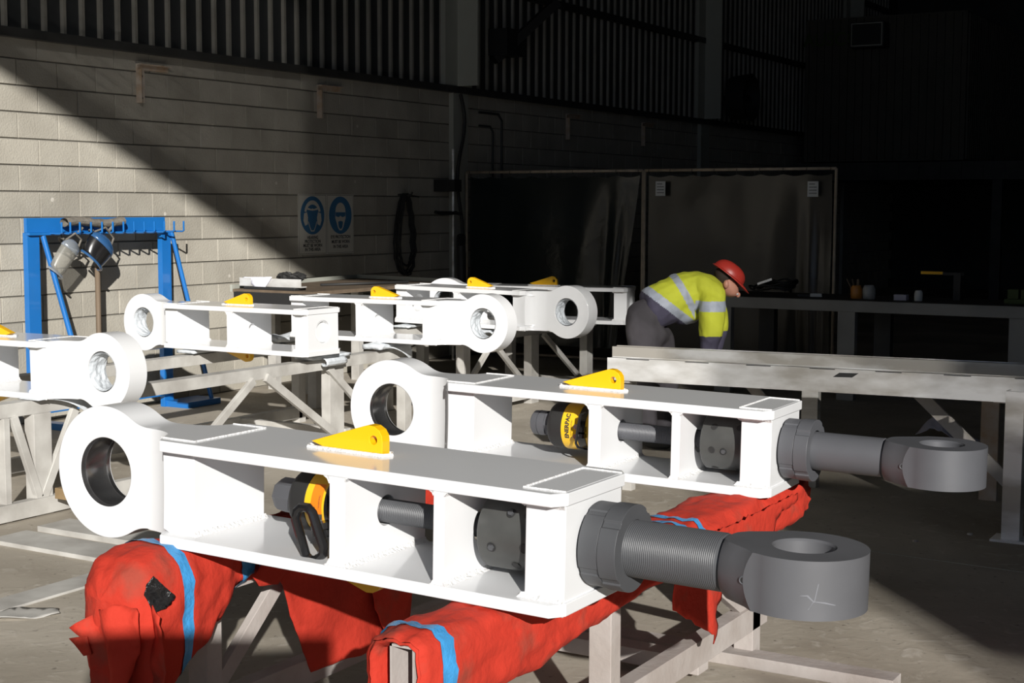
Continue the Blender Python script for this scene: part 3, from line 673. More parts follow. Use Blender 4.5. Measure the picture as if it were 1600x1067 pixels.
# triangular drape hanging from the left rail between the frames
dr = empty('red_cloth_drape', lab='red triangular cloth hanging below the nearest frame between the two wrapped rails', cat='cloth drape', group='red cloth padding on the trestle')
sheet_poly('cloth', [(3.30, .66), (3.47, .655), (3.53, .53), (3.72, .145), (3.88, .155), (4.0, .145), (4.13, .19), (4.20, .21), (4.20, .66)], lambda y, z: (-2.955+.03*math.sin(y*13+z*4)*(.68-z)+.022*nz(y, z, 2, 6), y, z), red, dr, .03, .004, .003, 7)
sheet_poly('cloth_fold', [(4.02, .50), (4.16, .40), (4.24, .33), (4.22, .20), (4.10, .17), (4.0, .30)], lambda y, z: (-2.925+.02*nz(y, z, 7, 9), y, z), redd, dr, .03, .004, .003, 8)
sheet_poly('cloth_corner', [(3.40, .54), (3.50, .60), (3.58, .53), (3.52, .49), (3.43, .505)], lambda y, z: (-2.945+.006*nz(y, z, 9, 14), y, z), red, dr, .02, .004, .002, 9)
# right wrap
KR = [(2.785, -2.055, -1.90, .47, .655), (2.80, -2.06, -1.885, .45, .665), (2.9, -2.06, -1.865, .44, .668), (3.3, -2.06, -1.86, .445, .664), (3.7, -2.06, -1.86, .48, .66), (3.95, -2.06, -1.86, .50, .658), (4.5, -2.07, -1.85, .49, .655), (4.72, -2.09, -1.84, .46, .655), (5.25, -2.06, -1.84, .48, .648), (5.42, -2.04, -1.86, .50, .645)]
sec, atR = interp(KR); wr = empty('red_cloth_wrap', lab='red cloth sleeve taped round the right trestle rail, its open end showing white steel', cat='cloth wrap', group='red cloth padding on the trestle')
loft(sec, amp=.0075, seed=5).build('cloth', redd, wr, 0, 70)
lip = loft([(2.79, -2.05, -1.90, .47, .652), (2.783, -2.045, -1.907, .47, .647), (2.80, -2.032, -1.918, .475, .637), (2.95, -2.03, -1.92, .475, .635)], amp=.006, seed=5)
lip.build('inner_lining', redd, wr, 0, 70)
MB().box(XR-.06, 2.83, .46, XR-.052, 3.0, .63).box(XR+.022, 2.83, .46, XR+.028, 3.0, .63).box(XR-.06, 2.83, .622, XR+.028, 3.0, .63).build('exposed_rail_end', whitetube, tA)
loft([atR(2.845+.006*k) for k in range(8)], amp=.0075, seed=5, grow=.004).build('tape', blue_strap, wr, 0, 70)
for y_ in (4.27, 4.36): loft([atR(y_+.006*k) for k in range(6)], amp=.0075, seed=5, grow=.004).build('tape', blue_strap, wr, 0, 70)
d2 = empty('red_cloth_drape', lab='red cloth with ragged edge hanging down behind the threaded shank, under the second frame', cat='cloth drape', group='red cloth padding on the trestle')
sheet_poly('cloth', [(4.02, .64), (4.06, .57), (4.09, .43), (4.22, .35), (4.40, .245), (4.43, .30), (4.41, .335), (4.46, .38), (4.46, .45), (4.49, .47), (4.62, .47), (4.80, .50), (4.93, .515), (4.94, .56), (4.99, .59), (5.06, .585), (5.15, .60), (5.15, .625), (4.2, .625)],
    lambda y, z: (-1.819+(.03*math.sin(y*15)+.06*nz(y, z, 4, 7))*max(0, .60-z)*2.5, y, z), redd, d2, .028, .004, .008, 10)

# ------------------------------------------------------------------ foam sheets between the rear rails and frames
def pad(x, y, zt, zb, lab, rz=0, flap=True, curl=False, w=.16, l=.42):
    t = empty('folded_foam_sheet', (x, y, zb), rz, lab=lab, cat='foam sheet', group='white foam sheets on the trestles')
    h = zt-zb-.002; m = MB(); n = 12
    vs = []; 
    for i in range(n+1):
        for j in range(7):
            u = i/n; v = j/6; vs.append(((v-.5)*w, (u-.5)*l, h*.5+h*.35*math.sin(u*9)*(1-abs(2*v-1))))
    m.add(vs, [(i*7+j, i*7+j+1, (i+1)*7+j+1, (i+1)*7+j) for i in range(n) for j in range(6)], 0, True); o = m.build('sheet', plastic, t); s_ = o.modifiers.new('t', 'SOLIDIFY'); s_.thickness = max(.003, h*.5); s_.offset = 0
    if flap:
        vs = []
        for i in range(9):
            for j in range(7):
                u = i/8; v = j/6
                if curl: a = v*PI*1.35; vs.append((w/2+.035*math.sin(a), (u-.5)*l*.55+.03*v, h*.5-.032+.032*math.cos(a)))
                else: vs.append((w/2+.05*math.sin(v*1.5), (u-.5)*l*(.7-.6*v)+.1*v, h*.5-.085*v*v-.01*v))
        m = MB().add(vs, [(i*7+j, i*7+j+1, (i+1)*7+j+1, (i+1)*7+j) for i in range(8) for j in range(6)], 0, True); o = m.build('flap', plastic, t); s_ = o.modifiers.new('t', 'SOLIDIFY'); s_.thickness = .004
    return t
pad(-6.22, 5.60, .648, .634, 'foam sheet drooping under the eye of the left-edge frame')
pad(-6.22, 7.95, .676, .634, 'curled foam sheet under the bored end of the frame by the rack', curl=True)
pad(-7.2, 7.85, .678, .634, 'foam sheet on the rear rail under the frame by the rack', flap=False)
pad(-6.22, 8.72, .704, .634, 'foam sheet drooping beside the eye of the middle empty frame')
pad(-7.2, 8.7, .71, .634, 'flat foam sheet on the rear rail of the middle empty frame', flap=False, l=.3)
pad(-7.2, 5.60, .652, .634, 'flat foam sheet on the rear rail at the left edge', flap=False)
pad(-6.2, 10.1, .70, .663, 'curled foam sheet under the frame next to the worker', curl=True, l=.5)
pad(-7.0, 10.2, .70, .663, 'foam sheet on the far rail of the shaded trestle', flap=False)
pad(-6.2, 11.1, .68, .663, 'foam sheet under the rearmost frame', flap=False)

# ------------------------------------------------------------------ galvanized twin rail stand at the right
gs = empty('galvanized_rail_stand', lab='galvanized stand with two long parallel rails running off the right edge', cat='rail stand')
def grail(a, b, z0, z1, d, nm):
    a = Vector((*a, 0)); b = Vector((*b, 0)); dr_ = (b-a).normalized(); nn = Vector((-dr_.y, dr_.x, 0)); m = MB(); q = .006
    def slab(o0, o1, za, zb):
        v = [a+nn*o0, b+nn*o0, b+nn*o1, a+nn*o1]; m.add([(p.x, p.y, z) for z in (za, zb) for p in v], [(0, 3, 2, 1), (4, 5, 6, 7), (0, 1, 5, 4), (1, 2, 6, 5), (2, 3, 7, 6), (3, 0, 4, 7)])
    slab(0, q, z0, z1); slab(d-q, d, z0, z1); slab(q, d-q, z1-q-.004, z1-.004); slab(q, d-q, z0, z0+q)
    o = m.build(nm, galv, gs, .001); return a, dr_, nn
a, dd_, nn = grail((-3.873, 7.636), (-.55, 7.94), .668, .80, .09, 'rail')
k = 0
while k < 9:
    p = a+dd_*(.12+k*.36); q_ = p+dd_*.14
    MB().bar((p.x, p.y-.001, .797), (q_.x, q_.y-.001, .797), .003, .004).build('slot', blackm, gs); k += 1
p = a+dd_*1.33; v = [p-Vector((0, .001, 0)), p+dd_*.11-Vector((0, .001, 0))]
MB().add([(p.x, p.y-.0015, .755), (p.x+.105, p.y+.0085, .757), (p.x+.14, p.y+.012, .782), (p.x+.035, p.y+.002, .78)], [(0, 1, 2, 3)]).build('dark_quad', blackm, gs)  # flat dark parallelogram on the rail face
grail((-4.16, 8.27), (-.8, 8.66), .668, .80, .09, 'rail')
MB().box(-1.582, 7.535, 0.012, -1.492, 7.55, .765).box(-1.582, 7.55, .012, -1.574, 7.62, .765).box(-1.50, 7.55, .012, -1.492, 7.62, .765).build('post', galv, gs, .001)
MB().box(-1.63, 7.50, 0, -1.44, 7.66, .012).build('foot_plate', galv, gs, .001)
MB().box(-1.93, 8.56, 0, -1.83, 8.60, .668).build('leg', rust, gs, .001)
MB().bar((-2.19, 8.12, .665), (-1.60, 8.12, .125), .02, .07).build('brace', standpaint, gs, .001)
MB().bar((-3.2, 8.12, .665), (-2.75, 8.12, .2), .02, .06).build('brace', standpaint, gs, .001)
MB().box(-3.82, 7.74, 0, -3.76, 7.80, .66).build('leg', standpaint2, gs, .001)
MB().box(-2.95, 8.4, 0, -2.85, 8.46, .66).build('leg', galv, gs, .001)
MB().box(-3.8, 7.66, .655, -3.74, 8.4, .668).build('cross_bar', galv, gs); MB().box(-1.72, 7.9, .655, -1.60, 8.6, .668).build('cross_bar', galv, gs)

# ------------------------------------------------------------------ blue rack with hooks, shields
XB = -8.70
bk = empty('blue_rack', lab='blue steel hook rack standing in front of the block wall', cat='rack')
MB().box(XB-.03, 7.57, 1.475, XB, 9.02, 1.585).build('top_rail', bluep, bk, .002)
MB().box(XB-.01, 7.57, 1.455, XB+.03, 9.02, 1.475).build('rail_lip', bluep, bk, .002)
MB().box(XB-.05, 7.575, 0, XB, 7.69, 1.475).build('leg', bluep, bk, .002)
MB().box(XB-.05, 8.98, 0, XB, 9.085, 1.475).build('leg', bluep, bk, .002)
MB().tube([(XB+.005, 7.72, 1.45), (XB+.28, 7.93, .05)], .021, 12).build('stay', bluep, bk)
MB().tube([(XB+.005, 9.09, 1.46), (XB+.20, 9.33, .05)], .019, 12).build('stay', bluep, bk)
MB().box(XB-.03, 7.6, 0, XB+.34, 7.69, .05).build('foot', bluep, bk, .002)
MB().box(XB-.03, 9.0, 0, XB+.24, 9.40, .05).build('foot', bluep, bk, .002)
MB().box(XB+.0, 7.69, .10, XB+.03, 9.0, .15).build('lower_rail', bluep, bk, .002)
hy = [7.80, 7.885] + [7.98+.113*i for i in range(11)]
for y in hy:
    z0 = 1.468; MB().tube([(XB+.0, y-.03, z0), (XB+.13, y-.02, z0), (XB+.142, y-.02, z0+.006), (XB+.142, y-.02, z0+.085)], .0075, 8).build('hook', bluep, bk)
gr = MB(); vs = []
for i in range(17):
    u = i/16
    for k_ in range(12):
        a = 2*PI*k_/12; r = .034*(1+.25*nz(u*9, k_, 1)); vs.append((XB+.06+.045*math.cos(a), 7.88+.60*u, 1.55+r*math.sin(a)+.01*math.sin(u*7)))
gr.add(vs, [(i*12+k_, i*12+(k_+1) % 12, (i+1)*12+(k_+1) % 12, (i+1)*12+k_) for i in range(16) for k_ in range(12)], 0, True)
tag(gr.build('rolled_cloth', greyfab), 'dusty grey rolled cloth lying on top of the hooks of the blue rack', 'cloth roll')
MB_ = MB().tube([(XB+.04, 8.225, .0), (XB+.04, 8.225, 1.22)], .021, 10)
tag(MB_.build('wooden_pole', browng), 'brown pole standing upright below the black face shield on the rack', 'pole')
def shield(y, z, rot, tilt, mv, mc, lab, w=.15, h=.25):
    t = empty('face_shield', (XB+.10, y, z), lab=lab, cat='face shield'); t.rotation_euler = (rot, tilt, 0)
    # curved visor: x outwards (towards +x), y sideways, z up
    vs = []; n = 16
    for j in range(8):
        for i in range(n+1):
            a = -PI*.52+PI*1.04*i/n; v_ = j/7; rz_ = w*(1-.06*v_); zz = -.07-h*v_*(1-.12*(a/1.6)**2); vs.append((rz_*.75*math.cos(a)+.02*v_, rz_*math.sin(a)*(1-.15*v_**3), zz))
    o = MB().add(vs, [(j*(n+1)+i, j*(n+1)+i+1, (j+1)*(n+1)+i+1, (j+1)*(n+1)+i) for j in range(7) for i in range(n)], 0, True).build('visor', mv, t); s_ = o.modifiers.new('t', 'SOLIDIFY'); s_.thickness = .003
    # brow guard dome
    vs = []
    for j in range(7):
        b_ = PI/2*j/6
        for i in range(n+1):
            a = -PI*.52+PI*1.04*i/n; r = w*1.02*math.cos(b_)*.98+.004; vs.append((r*.78*math.cos(a), r*math.sin(a), -.085+.09*math.sin(b_)))
    o = MB().add(vs, [(j*(n+1)+i, (j+1)*(n+1)+i, (j+1)*(n+1)+i+1, j*(n+1)+i+1) for j in range(6) for i in range(n)], 0, True).build('brow_guard', mc, t); s_ = o.modifiers.new('t', 'SOLIDIFY'); s_.thickness = .004
    MB().tube([(w*.78*math.cos(-PI*.5+PI*i/14)+.022, w*.87*math.sin(-PI*.5+PI*i/14), -.07-h*.99) for i in range(15)], .010, 6).build('edge_rim', mc, t).scale = (1, 1, 1)
    MB().tube([(-.12*math.cos(-1.4+2.8*i/12), w*.95*math.sin(-1.4+2.8*i/12), -.04) for i in range(13)], .009, 6).tube([(0, -w*.9, -.04), (0, -w*.5, .05), (0, w*.5, .05), (0, w*.9, -.04)], .008, 6).build('head_band', greyfab, t)
    MB().lathe([(w*.98, 0), (w*.98, .018), (w*1.06, .016), (w*1.06, 0)], 'y', (0, 0, -.05), 12).build('knob', zinc, t)
    MB().tube([(-.02, 0, .05), (-.02, 0, .13)], .012, 8).build('strap', greyfab, t)
    return t
bluecap = mat('dark_blue_plastic', (0.03, 0.10, 0.24), 0.25, coat=0.6)
silver = mat('silver_plastic', (0.45, 0.50, 0.56), 0.2, metal=0.6)
shield(7.94, 1.405, -.62, .3, visorc, silver, 'face shield with scratched clear visor hanging at left on the blue rack', .09, .22)
shield(8.26, 1.43, -.68, .35, black, bluecap, 'face shield with dark blue brow and black visor hanging on the rack', .145, .155)

# ------------------------------------------------------------------ signs on the block wall
def head_sign(y0, lab, lines, kind, w=.437, h=.585):
    t = empty('safety_sign', (LB+.004, y0+w/2, 1.795-h/2), lab=lab, cat='sign')
    MB().box(0, -w/2, -h/2, .004, w/2, h/2).build('panel', signw, t)
    def flat(pts, mt, nm, x, par=t): return MB().add([(x, a, b) for a, b in pts], [tuple(range(len(pts)))]).build(nm, mt, par)
    m = MB()
    for a, b, c_, d_ in ((-w/2+.008, -h/2+.008, w/2-.008, -h/2+.011), (-w/2+.008, h/2-.011, w/2-.008, h/2-.008), (-w/2+.008, -h/2+.008, -w/2+.011, h/2-.008), (w/2-.011, -h/2+.008, w/2-.008, h/2-.008)): m.add([(.0046, a, b), (.0046, c_, b), (.0046, c_, d_), (.0046, a, d_)], [(0, 1, 2, 3)])
    m.build('border', signk, t)
    cz = h/2-.205; R = .185
    dsc = flat([(R*math.cos(2*PI*i/48), cz+R*math.sin(2*PI*i/48)) for i in range(48)], signb, 'disc', .0047)
    e = lambda cy, c_z, ry, rz, n=28, a0=0, a1=2*PI: [(cy+ry*math.cos(a0+(a1-a0)*i/n), cz+c_z+rz*math.sin(a0+(a1-a0)*i/n)) for i in range(n+(0 if a1-a0 > 6.2 else 1))]
    if kind == 'ear':
        flat(e(0, .02, .125, .125, 20, .15, PI-.15)+e(0, .02, .095, .085, 20, PI-.15, .15), signw, 'symbol', .0052)
        for s_ in (-1, 1): flat([(s_*.085, cz+.03), (s_*.13, cz+.02), (s_*.14, cz-.05), (s_*.115, cz-.10), (s_*.075, cz-.085), (s_*.07, cz-.02)][::s_], signw, 'symbol', .0053)
        flat([(-.075, cz+.075), (-.02, cz+.06), (0, cz+.068), (.02, cz+.06), (.075, cz+.075), (.08, cz+.055), (0, cz+.045), (-.08, cz+.055)][::-1], signw, 'symbol', .0054)
        for i in range(1): flat([(-.07, cz-.06), (-.055, cz-.10), (-.025, cz-.155), (.025, cz-.155), (.055, cz-.10), (.07, cz-.06), (.06, cz-.06), (.045, cz-.10), (.018, cz-.145), (-.018, cz-.145), (-.045, cz-.10), (-.06, cz-.06)], signw, 'symbol', .0055)
    else:
        flat(e(0, .035, .082, .09, 24, 0, PI)+[(-.085, cz-.03), (-.065, cz-.07), (-.045, cz-.12), (-.018, cz-.15), (.018, cz-.15), (.045, cz-.12), (.065, cz-.07), (.085, cz-.03)], signw, 'symbol', .0052)
        flat([(-.08, cz+.03), (-.08, cz-.008), (-.03, cz-.02), (0, cz-.005), (.03, cz-.02), (.08, cz-.008), (.08, cz+.03)], signb, 'goggles', .0056)
        flat([(-.04, cz-.065), (0, cz-.055), (.04, cz-.065), (.03, cz-.115), (.012, cz-.135), (-.012, cz-.135), (-.03, cz-.115)], signb, 'mouth', .0056)
    z = cz-R-.030
    for ln in lines:
        me = text_mesh(ln, .043, .0003, .92, .0012)
        me.transform(Matrix(((0, 0, 1, .0052), (1, 0, 0, 0), (0, 1, 0, z), (0, 0, 0, 1)))); me.materials.append(signk); link('lettering', me, t); z -= .0385 if len(lines) == 4 else .048
    return t
head_sign(11.046, 'left sign of the pair on the block wall, blue disc with earmuff head', ['HEARING', 'PROTECTION', 'MUST BE WORN', 'IN THIS AREA'], 'ear')
head_sign(11.49, 'right sign of the pair on the block wall, blue disc with goggled head', ['EYE PROTECTION', 'MUST BE WORN', 'IN THIS AREA'], 'eye')
# coil of cable on a peg, pipe and cables at the column
t = empty('cable_coil', (LB+.05, 12.72, 1.80), lab='dark coil of cable hanging from a peg on the block wall', cat='cable coil')
for i in range(9):
    rr = random.Random(i); w_ = .12+.05*rr.random(); h_ = .74+.12*rr.random(); x_ = .01+.008*i
    MB().tube([(x_+.01*math.sin(3*q), w_*math.sin(2*PI*q/28)*(1-.35*math.cos(2*PI*q/28)), -h_/2+.01+h_/2*math.cos(2*PI*q/28)) for q in range(28)], .008, 6, closed=True).build('loop', blackm, t)
MB().tube([(-.05, 0, 0), (.12, 0, .0), (.13, 0, .03)], .01, 8).tube([(.05, 0, 0), (.05, .24, -.02)], .008, 6).build('peg', darkp, t)
pt = empty('conduit_pipe', (-8.70, 13.42, 0), lab='thin shiny vertical pipe catching the sun beside the pale column', cat='pipe')
MB().tube([(0, 0, 0), (0, .0, 2.30)], .016, 12).build('pipe', galv, pt)
MB().box(-.22, -.05, 1.84, .05, .09, 1.97).box(-.22, -.01, 1.60, .04, .02, 1.63).build('clamp', blackm, pt)
MB().tube([(-.02, -.32, 1.62), (0, -.2, 1.60), (.03, 0, 1.61), (.0, .15, 1.6)], .018, 8).build('hose', blackm, pt)
hs = MB().tube([(-8.72, 13.60+.10*math.sin(q*.5)*math.exp(-q*.05), 2.9-.1*q) for q in range(24)], .02, 8).tube([(-8.66, 13.52, 1.35), (-8.6, 13.42, 1.25), (-8.6, 13.45, .6)], .05, 10)
tag(hs.build('hanging_hose', blackm), 'black hose and cables hanging down the pale column', 'hose')
t = empty('surface_conduit', (LB+.02, 14.3, 0), lab='thin conduit bent in an arch on the dark wall beyond the column', cat='conduit')
MB().tube([(0, 0, 2.75), (0, .42, 2.75), (0, .5, 2.68), (0, .5, 1.2)], .014, 8).build('pipe', darkp, t)
MB().tube([(0, 0, 2.60), (0, .24, 2.60), (0, .3, 2.54), (0, .3, 1.2)], .012, 8).build('pipe', darkp, t)
t = empty('jib_crane', (LB+.05, 14.6, 3.3), lab='dark folded jib fixed to the cladding right of the column', cat='jib crane')
MB().bar((.05, -.1, .05), (.5, .55, .75), .12, .1).build('beam', blackm, t); MB().box(0, -.15, .1, .25, .2, .4).build('bracket', blackm, t)
t = empty('wall_fan', (LB+.45, 21.2, 3.34), lab='big round dark fan on the cladding beyond the second column', cat='fan')
MB().lathe([(-.15, .33), (.15, .36), (.15, .34), (-.15, .31)], 'x', (0, 0, 0), 32, close=True).build('housing', blackm, t)
for i in range(5): MB().bar((.0, 0, 0), (0.02, .3*math.cos(i*1.257), .3*math.sin(i*1.257)), .12, .01, (1, 0, .3)).build('blade', blackm, t)
MB().bar((-.45, 0, 0), (0, 0, 0), .08, .08).build('mount', blackm, t)

# ------------------------------------------------------------------ welding screens
def screen(x0, x1, y, mt, lab, sag, rail_ext=0, labs=(), fold=0):
    t = empty('welding_screen', (x0, y, 0), lab=lab, cat='welding screen'); w = x1-x0; H_ = 2.06
    f = MB().tube([(0, 0, .03), (0, 0, H_)], .016, 8).tube([(w, 0, .03), (w, 0, H_)], .016, 8); f.build('upright', frameb, t)
    MB().tube([(0, 0, H_), (w, 0, H_)], .016, 8).build('top_tube', frameb, t); MB().tube([(0, 0, .06), (w, 0, .06)], .014, 8).build('bottom_tube', frameb, t)
    for s_ in (0, w): MB().box(s_-.03, -.3, 0, s_+.03, .3, .03).build('foot', darkp, t)
    nx, nz_ = 70, 30; vs = []
    for j in range(nz_+1):
        for i in range(nx+1):
            u, v = i/nx, j/nz_; x = .03+(w-.08)*u; z = H_-.05-(H_-.22)*v
            top = .02*abs(math.sin(u*PI*8))*(1-v)**3
            pull = fold*(u**6)*v*.13
            d_ = .035*math.sin(u*26+3*nz(u*2, v, 3))*(.15+v)*(.12+.38*max(0, u-.6)/.4)+.03*nz(u*3, v*2, 5)+.045*math.exp(-((u-.83)/.035)**2)*v+.03*math.exp(-((u-.93)/.02)**2)*v
            vs.append((x-pull*w, .03+d_, z-top))
    MB().add(vs, [(j*(nx+1)+i, j*(nx+1)+i+1, (j+1)*(nx+1)+i+1, (j+1)*(nx+1)+i) for j in range(nz_) for i in range(nx)], 0, True).build('curtain', mt, t, 0, 80)
    for i in range(9): MB().tube([(.05+(w-.1)*i/8, .02*math.sin(a), H_-.008+.02*math.cos(a)) for a in [2*PI*q/10 for q in range(10)]], .003, 5, closed=True).build('ring', darkp, t)
    for lx, lz in labs:
        lb = MB().box(lx-.055, -.035, lz-.075, lx+.055, -.03, lz+.075).build('printed_label', label, t)
        for q in range(4): MB().box(lx-.04, -.0365, lz+.045-.03*q, lx+(.04 if q else .02), -.0352, lz+.052-.03*q).build('print_line', darkp, lb)
    return t
screen(-8.83, -6.65, 13.9, curtain, 'left welding screen with glossy black curtain, joined to the labelled one', .1, fold=1)
screen(-6.63, -4.58, 13.9, curtain2, 'right welding screen, dull curtain with two white labels', .1, labs=((.195, 1.87), (1.83, 1.86)))

# ------------------------------------------------------------------ container office on a mezzanine
t = empty('site_office', (0, 0, 0), lab='dark cabin with ribbed walls up on the mezzanine at upper right', cat='cabin')
m = MB(); x = -8.3
MB().box(-8.3, 23.52, 2.43, -5.7, 29, 4.75).build('shell', contm, t)
while x < -5.75: m.box(x, 23.48, 2.45, x+.055, 23.53, 4.72); x += .13
y_ = 23.6
while y_ < 29: m.box(-5.71, y_, 2.45, -5.67, y_+.06, 4.72); y_ += .13
rb = m.build('wall_ribs', contm, t); rb['kind'] = 'stuff'
ac = empty('air_conditioner', (-7.18, 23.3, 4.42), lab='window air conditioner box on the dark cabin wall', cat='air conditioner')
MB().box(-.27, -.16, -.2, .27, .18, .2).build('case', darkp, ac, .01); MB().box(-.25, -.17, -.18, .25, -.16, .18).build('grille', pale, ac)
MB().box(-.235, -.178, -.165, .235, -.17, .165).build('grille_opening', blackm, ac)
me = text_mesh('AUSCO', .30, .004, .95, .004); me.transform(Matrix(((1, 0, 0, -7.86), (0, 0, 1, 23.46), (0, 1, 0, 4.40), (0, 0, 0, 1)))); me.materials.append(darkgreen); link('lettering', me, t)
mz = empty('trim_mezzanine', (0, 0, 0), kind='structure')
MB().box(-8.4, 23.2, 2.12, 4, 30, 2.40).build('deck', darkp, mz)
m = MB(); x = -8.3
while x < 3.8: m.box(x, 23.17, 2.14, x+.02, 23.2, 2.38); x += .33
m.build('edge_stiffeners', darkp, mz)
for x in (-8.2, -5.2, -2.2, .8, 3.7): MB().box(x, 23.3, 0, x+.15, 23.45, 2.12).build('post', darkp, mz)

# ------------------------------------------------------------------ workbench with clutter
wb = empty('workbench', lab='long grey steel workbench in the shade behind the worker', cat='workbench')
MB().box(-5.35, 12.40, .865, -1.9, 13.25, .875).box(-5.35, 12.4, .778, -1.9, 12.412, .865).build('top', benchm, wb, .002)
MB().box(-5.33, 12.42, .875, -1.92, 13.24, .879).build('mat_top', benchtop, wb)
for x in (-5.2, -4.05, -2.60): MB().box(x, 12.42, 0, x+.155, 12.50, .80).box(x+.06, 12.5, 0, x+.08, 12.6, .80).build('leg', benchm, wb, .002)
for x in (-3.90, -5.0, -2.45): MB().box(x, 13.0, 0, x+.15, 13.1, .80).build('leg', darkp, wb, .002)
MB().box(-3.80, 12.7, .30, -3.6, 12.8, .33).build('cross_bar', darkp, wb)
zt = .8795
def pot(x, y, r, h, mt, lab, nm, cat, extra=None):
    o = MB().lathe([(0, 0), (0, r*.9), (.01, r), (h*.75, r), (h, r*.75), (h*.97, r*.7), (.02, r*.85), (.02, 0)], 'z', (0, 0, 0), 20).build(nm, mt); o.location = (x, y, zt); return tag(o, lab, cat)
c_ = pot(-3.97, 12.68, .05, .115, amber, 'amber pot holding brushes on the dark bench', 'pot', 'pot')
for q in range(3): MB().bar((-.03+.02*q, .0, .06), (-.09+.05*q, .01, .17), .02, .006).build('brush', browng, c_)
pot(-3.85, 12.66, .058, .12, glassy, 'glass jar right of the amber pot on the bench', 'jar', 'jar')
tag(MB().box(-3.62, 12.62, zt, -3.51, 12.70, zt+.05).build('small_box', rag, None, .003), 'small pale blue box on the bench right of the jar', 'box')
pot(-3.41, 12.64, .035, .09, label, 'white paper cup on the bench right of the blue box', 'cup', 'cup')
t = empty('drill', (-3.3, 12.95, zt), lab='dark tool with a yellow spirit level clamped in it, on the bench', cat='tool')
MB().box(-.17, -.03, .22, .02, .0, .245).build('level', yellow, t)
MB().box(.02, -.03, .215, .2, .01, .24).box(.12, -.05, 0, .18, .05, .24).build('arm', blackm, t)
t = empty('bench_vice', (-2.62, 12.75, zt), lab='dark bench vice at the right edge of the photo', cat='vice')
MB().box(-.08, -.08, 0, .1, .1, .04).box(-.06, -.05, .04, .03, .05, .12).box(.05, -.05, .04, .10, .05, .12).build('body', darkgreen, t, .003); MB().tube([(.1, 0, .08), (.22, 0, .14)], .01, 8).build('handle', darkp, t)
t = empty('welding_torch', (-4.80, 12.75, zt), lab='tangled black torch and cable on the bench behind the red helmet', cat='welding torch')
for i in range(6): MB().tube([(.2*math.cos(a*1.0)*(1-.08*i)+.02*i, .12*math.sin(a)+.02*i, .03+.012*i+.05*abs(math.sin(a*1.5+i))) for a in [2*PI*q/20 for q in range(20)]], .009, 6, closed=True).build('cable', blackm, t)
MB().bar((-.1, -.05, .10), (.05, -.08, .15), .02, .02).build('nozzle', zinc, t)
t = empty('hand_tool', (-4.32, 12.62, zt), lab='small metal hand tool lying on the bench left of the amber pot', cat='tool')
MB().bar((-.05, 0, .02), (.05, .02, .02), .04, .03).build('head', label, t); MB().bar((-.16, -.02, .015), (-.05, 0, .015), .02, .02).build('grip', blackm, t)

# ------------------------------------------------------------------ low table by the wall with bits on it
tb = empty('corner_table', lab='brown topped table in the wall corner behind the white frames', cat='table')
MB().add([(x, y, z) for z in (.95, .98) for x, y in ((-8.35, 9.45), (-7.5, 9.45), (-7.47, 11.33), (-8.6, 11.55))], [(0, 3, 2, 1), (4, 5, 6, 7), (0, 1, 5, 4), (1, 2, 6, 5), (2, 3, 7, 6), (3, 0, 4, 7)]).build('top', browng, tb)
MB().bar((-8.37, 9.45, .985), (-8.62, 11.56, .985), .02, .06).bar((-8.62, 11.56, .985), (-7.47, 11.34, .985), .02, .06).build('edge_strip', pale, tb)
for x, y in ((-8.25, 10.3), (-8.7, 10.4), (-7.6, 11.2), (-8.5, 11.4), (-7.6, 9.6)): MB().box(x-.045, y-.04, 0, x+.045, y+.04, .95).build('leg', standpaint2, tb, .002)
t = empty('aluminium_channel', lab='short silver channel on black crate behind the rack-side frame', cat='channel')
MB().box(-8.32, 9.50, 1.005, -7.66, 9.51, 1.075).box(-8.32, 9.51, 1.005, -7.66, 9.58, 1.015).build('channel', galv, t, .001)
tag(MB().box(-8.25, 9.47, .981, -7.70, 9.62, 1.004).box(-8.30, 9.40, .80, -7.55, 9.449, .96).build('black_crate', blackm, None, .003), 'black crate under the silver channel', 'crate')
sheet_poly('sheet_of_paper', [(-.17, .0), (.17, .01), (.05, -.13), (.02, -.16), (-.05, -.07)], lambda a, b: (-8.12+a, 9.495-.01*math.sin(a*9), 1.08+b), paper, None, .03, .001, .001)
tag(bpy.data.objects['sheet_of_paper'], 'creased white paper hanging over the silver channel', 'paper')
gl = MB(); rr = random.Random(12)
for k_ in range(2):
    vs = []; cx_, cy_ = -7.86+.11*k_, 9.56+.02*k_
    for j in range(9):
        for i in range(16): a = 2*PI*i/16; b_ = PI*j/8; q = 1+.5*nz(a*2, b_*3, k_*5, 1.5); vs.append((cx_+.085*math.sin(b_)*math.cos(a)*q, cy_+.04*math.sin(b_)*math.sin(a)*q, 1.095+.035*math.cos(b_)*q))
    gl.add(vs, [(j*16+i, j*16+(i+1) % 16, (j+1)*16+(i+1) % 16, (j+1)*16+i) for j in range(8) for i in range(16)])
tag(gl.build('work_gloves', blackm), 'crumpled black gloves on the silver channel', 'gloves')
tag(MB().tube([(-8.0, 10.2, .99), (-7.55, 10.9, 1.0)], .012, 8).build('steel_bar', blackm), 'thin dark bar lying on the brown table', 'bar')

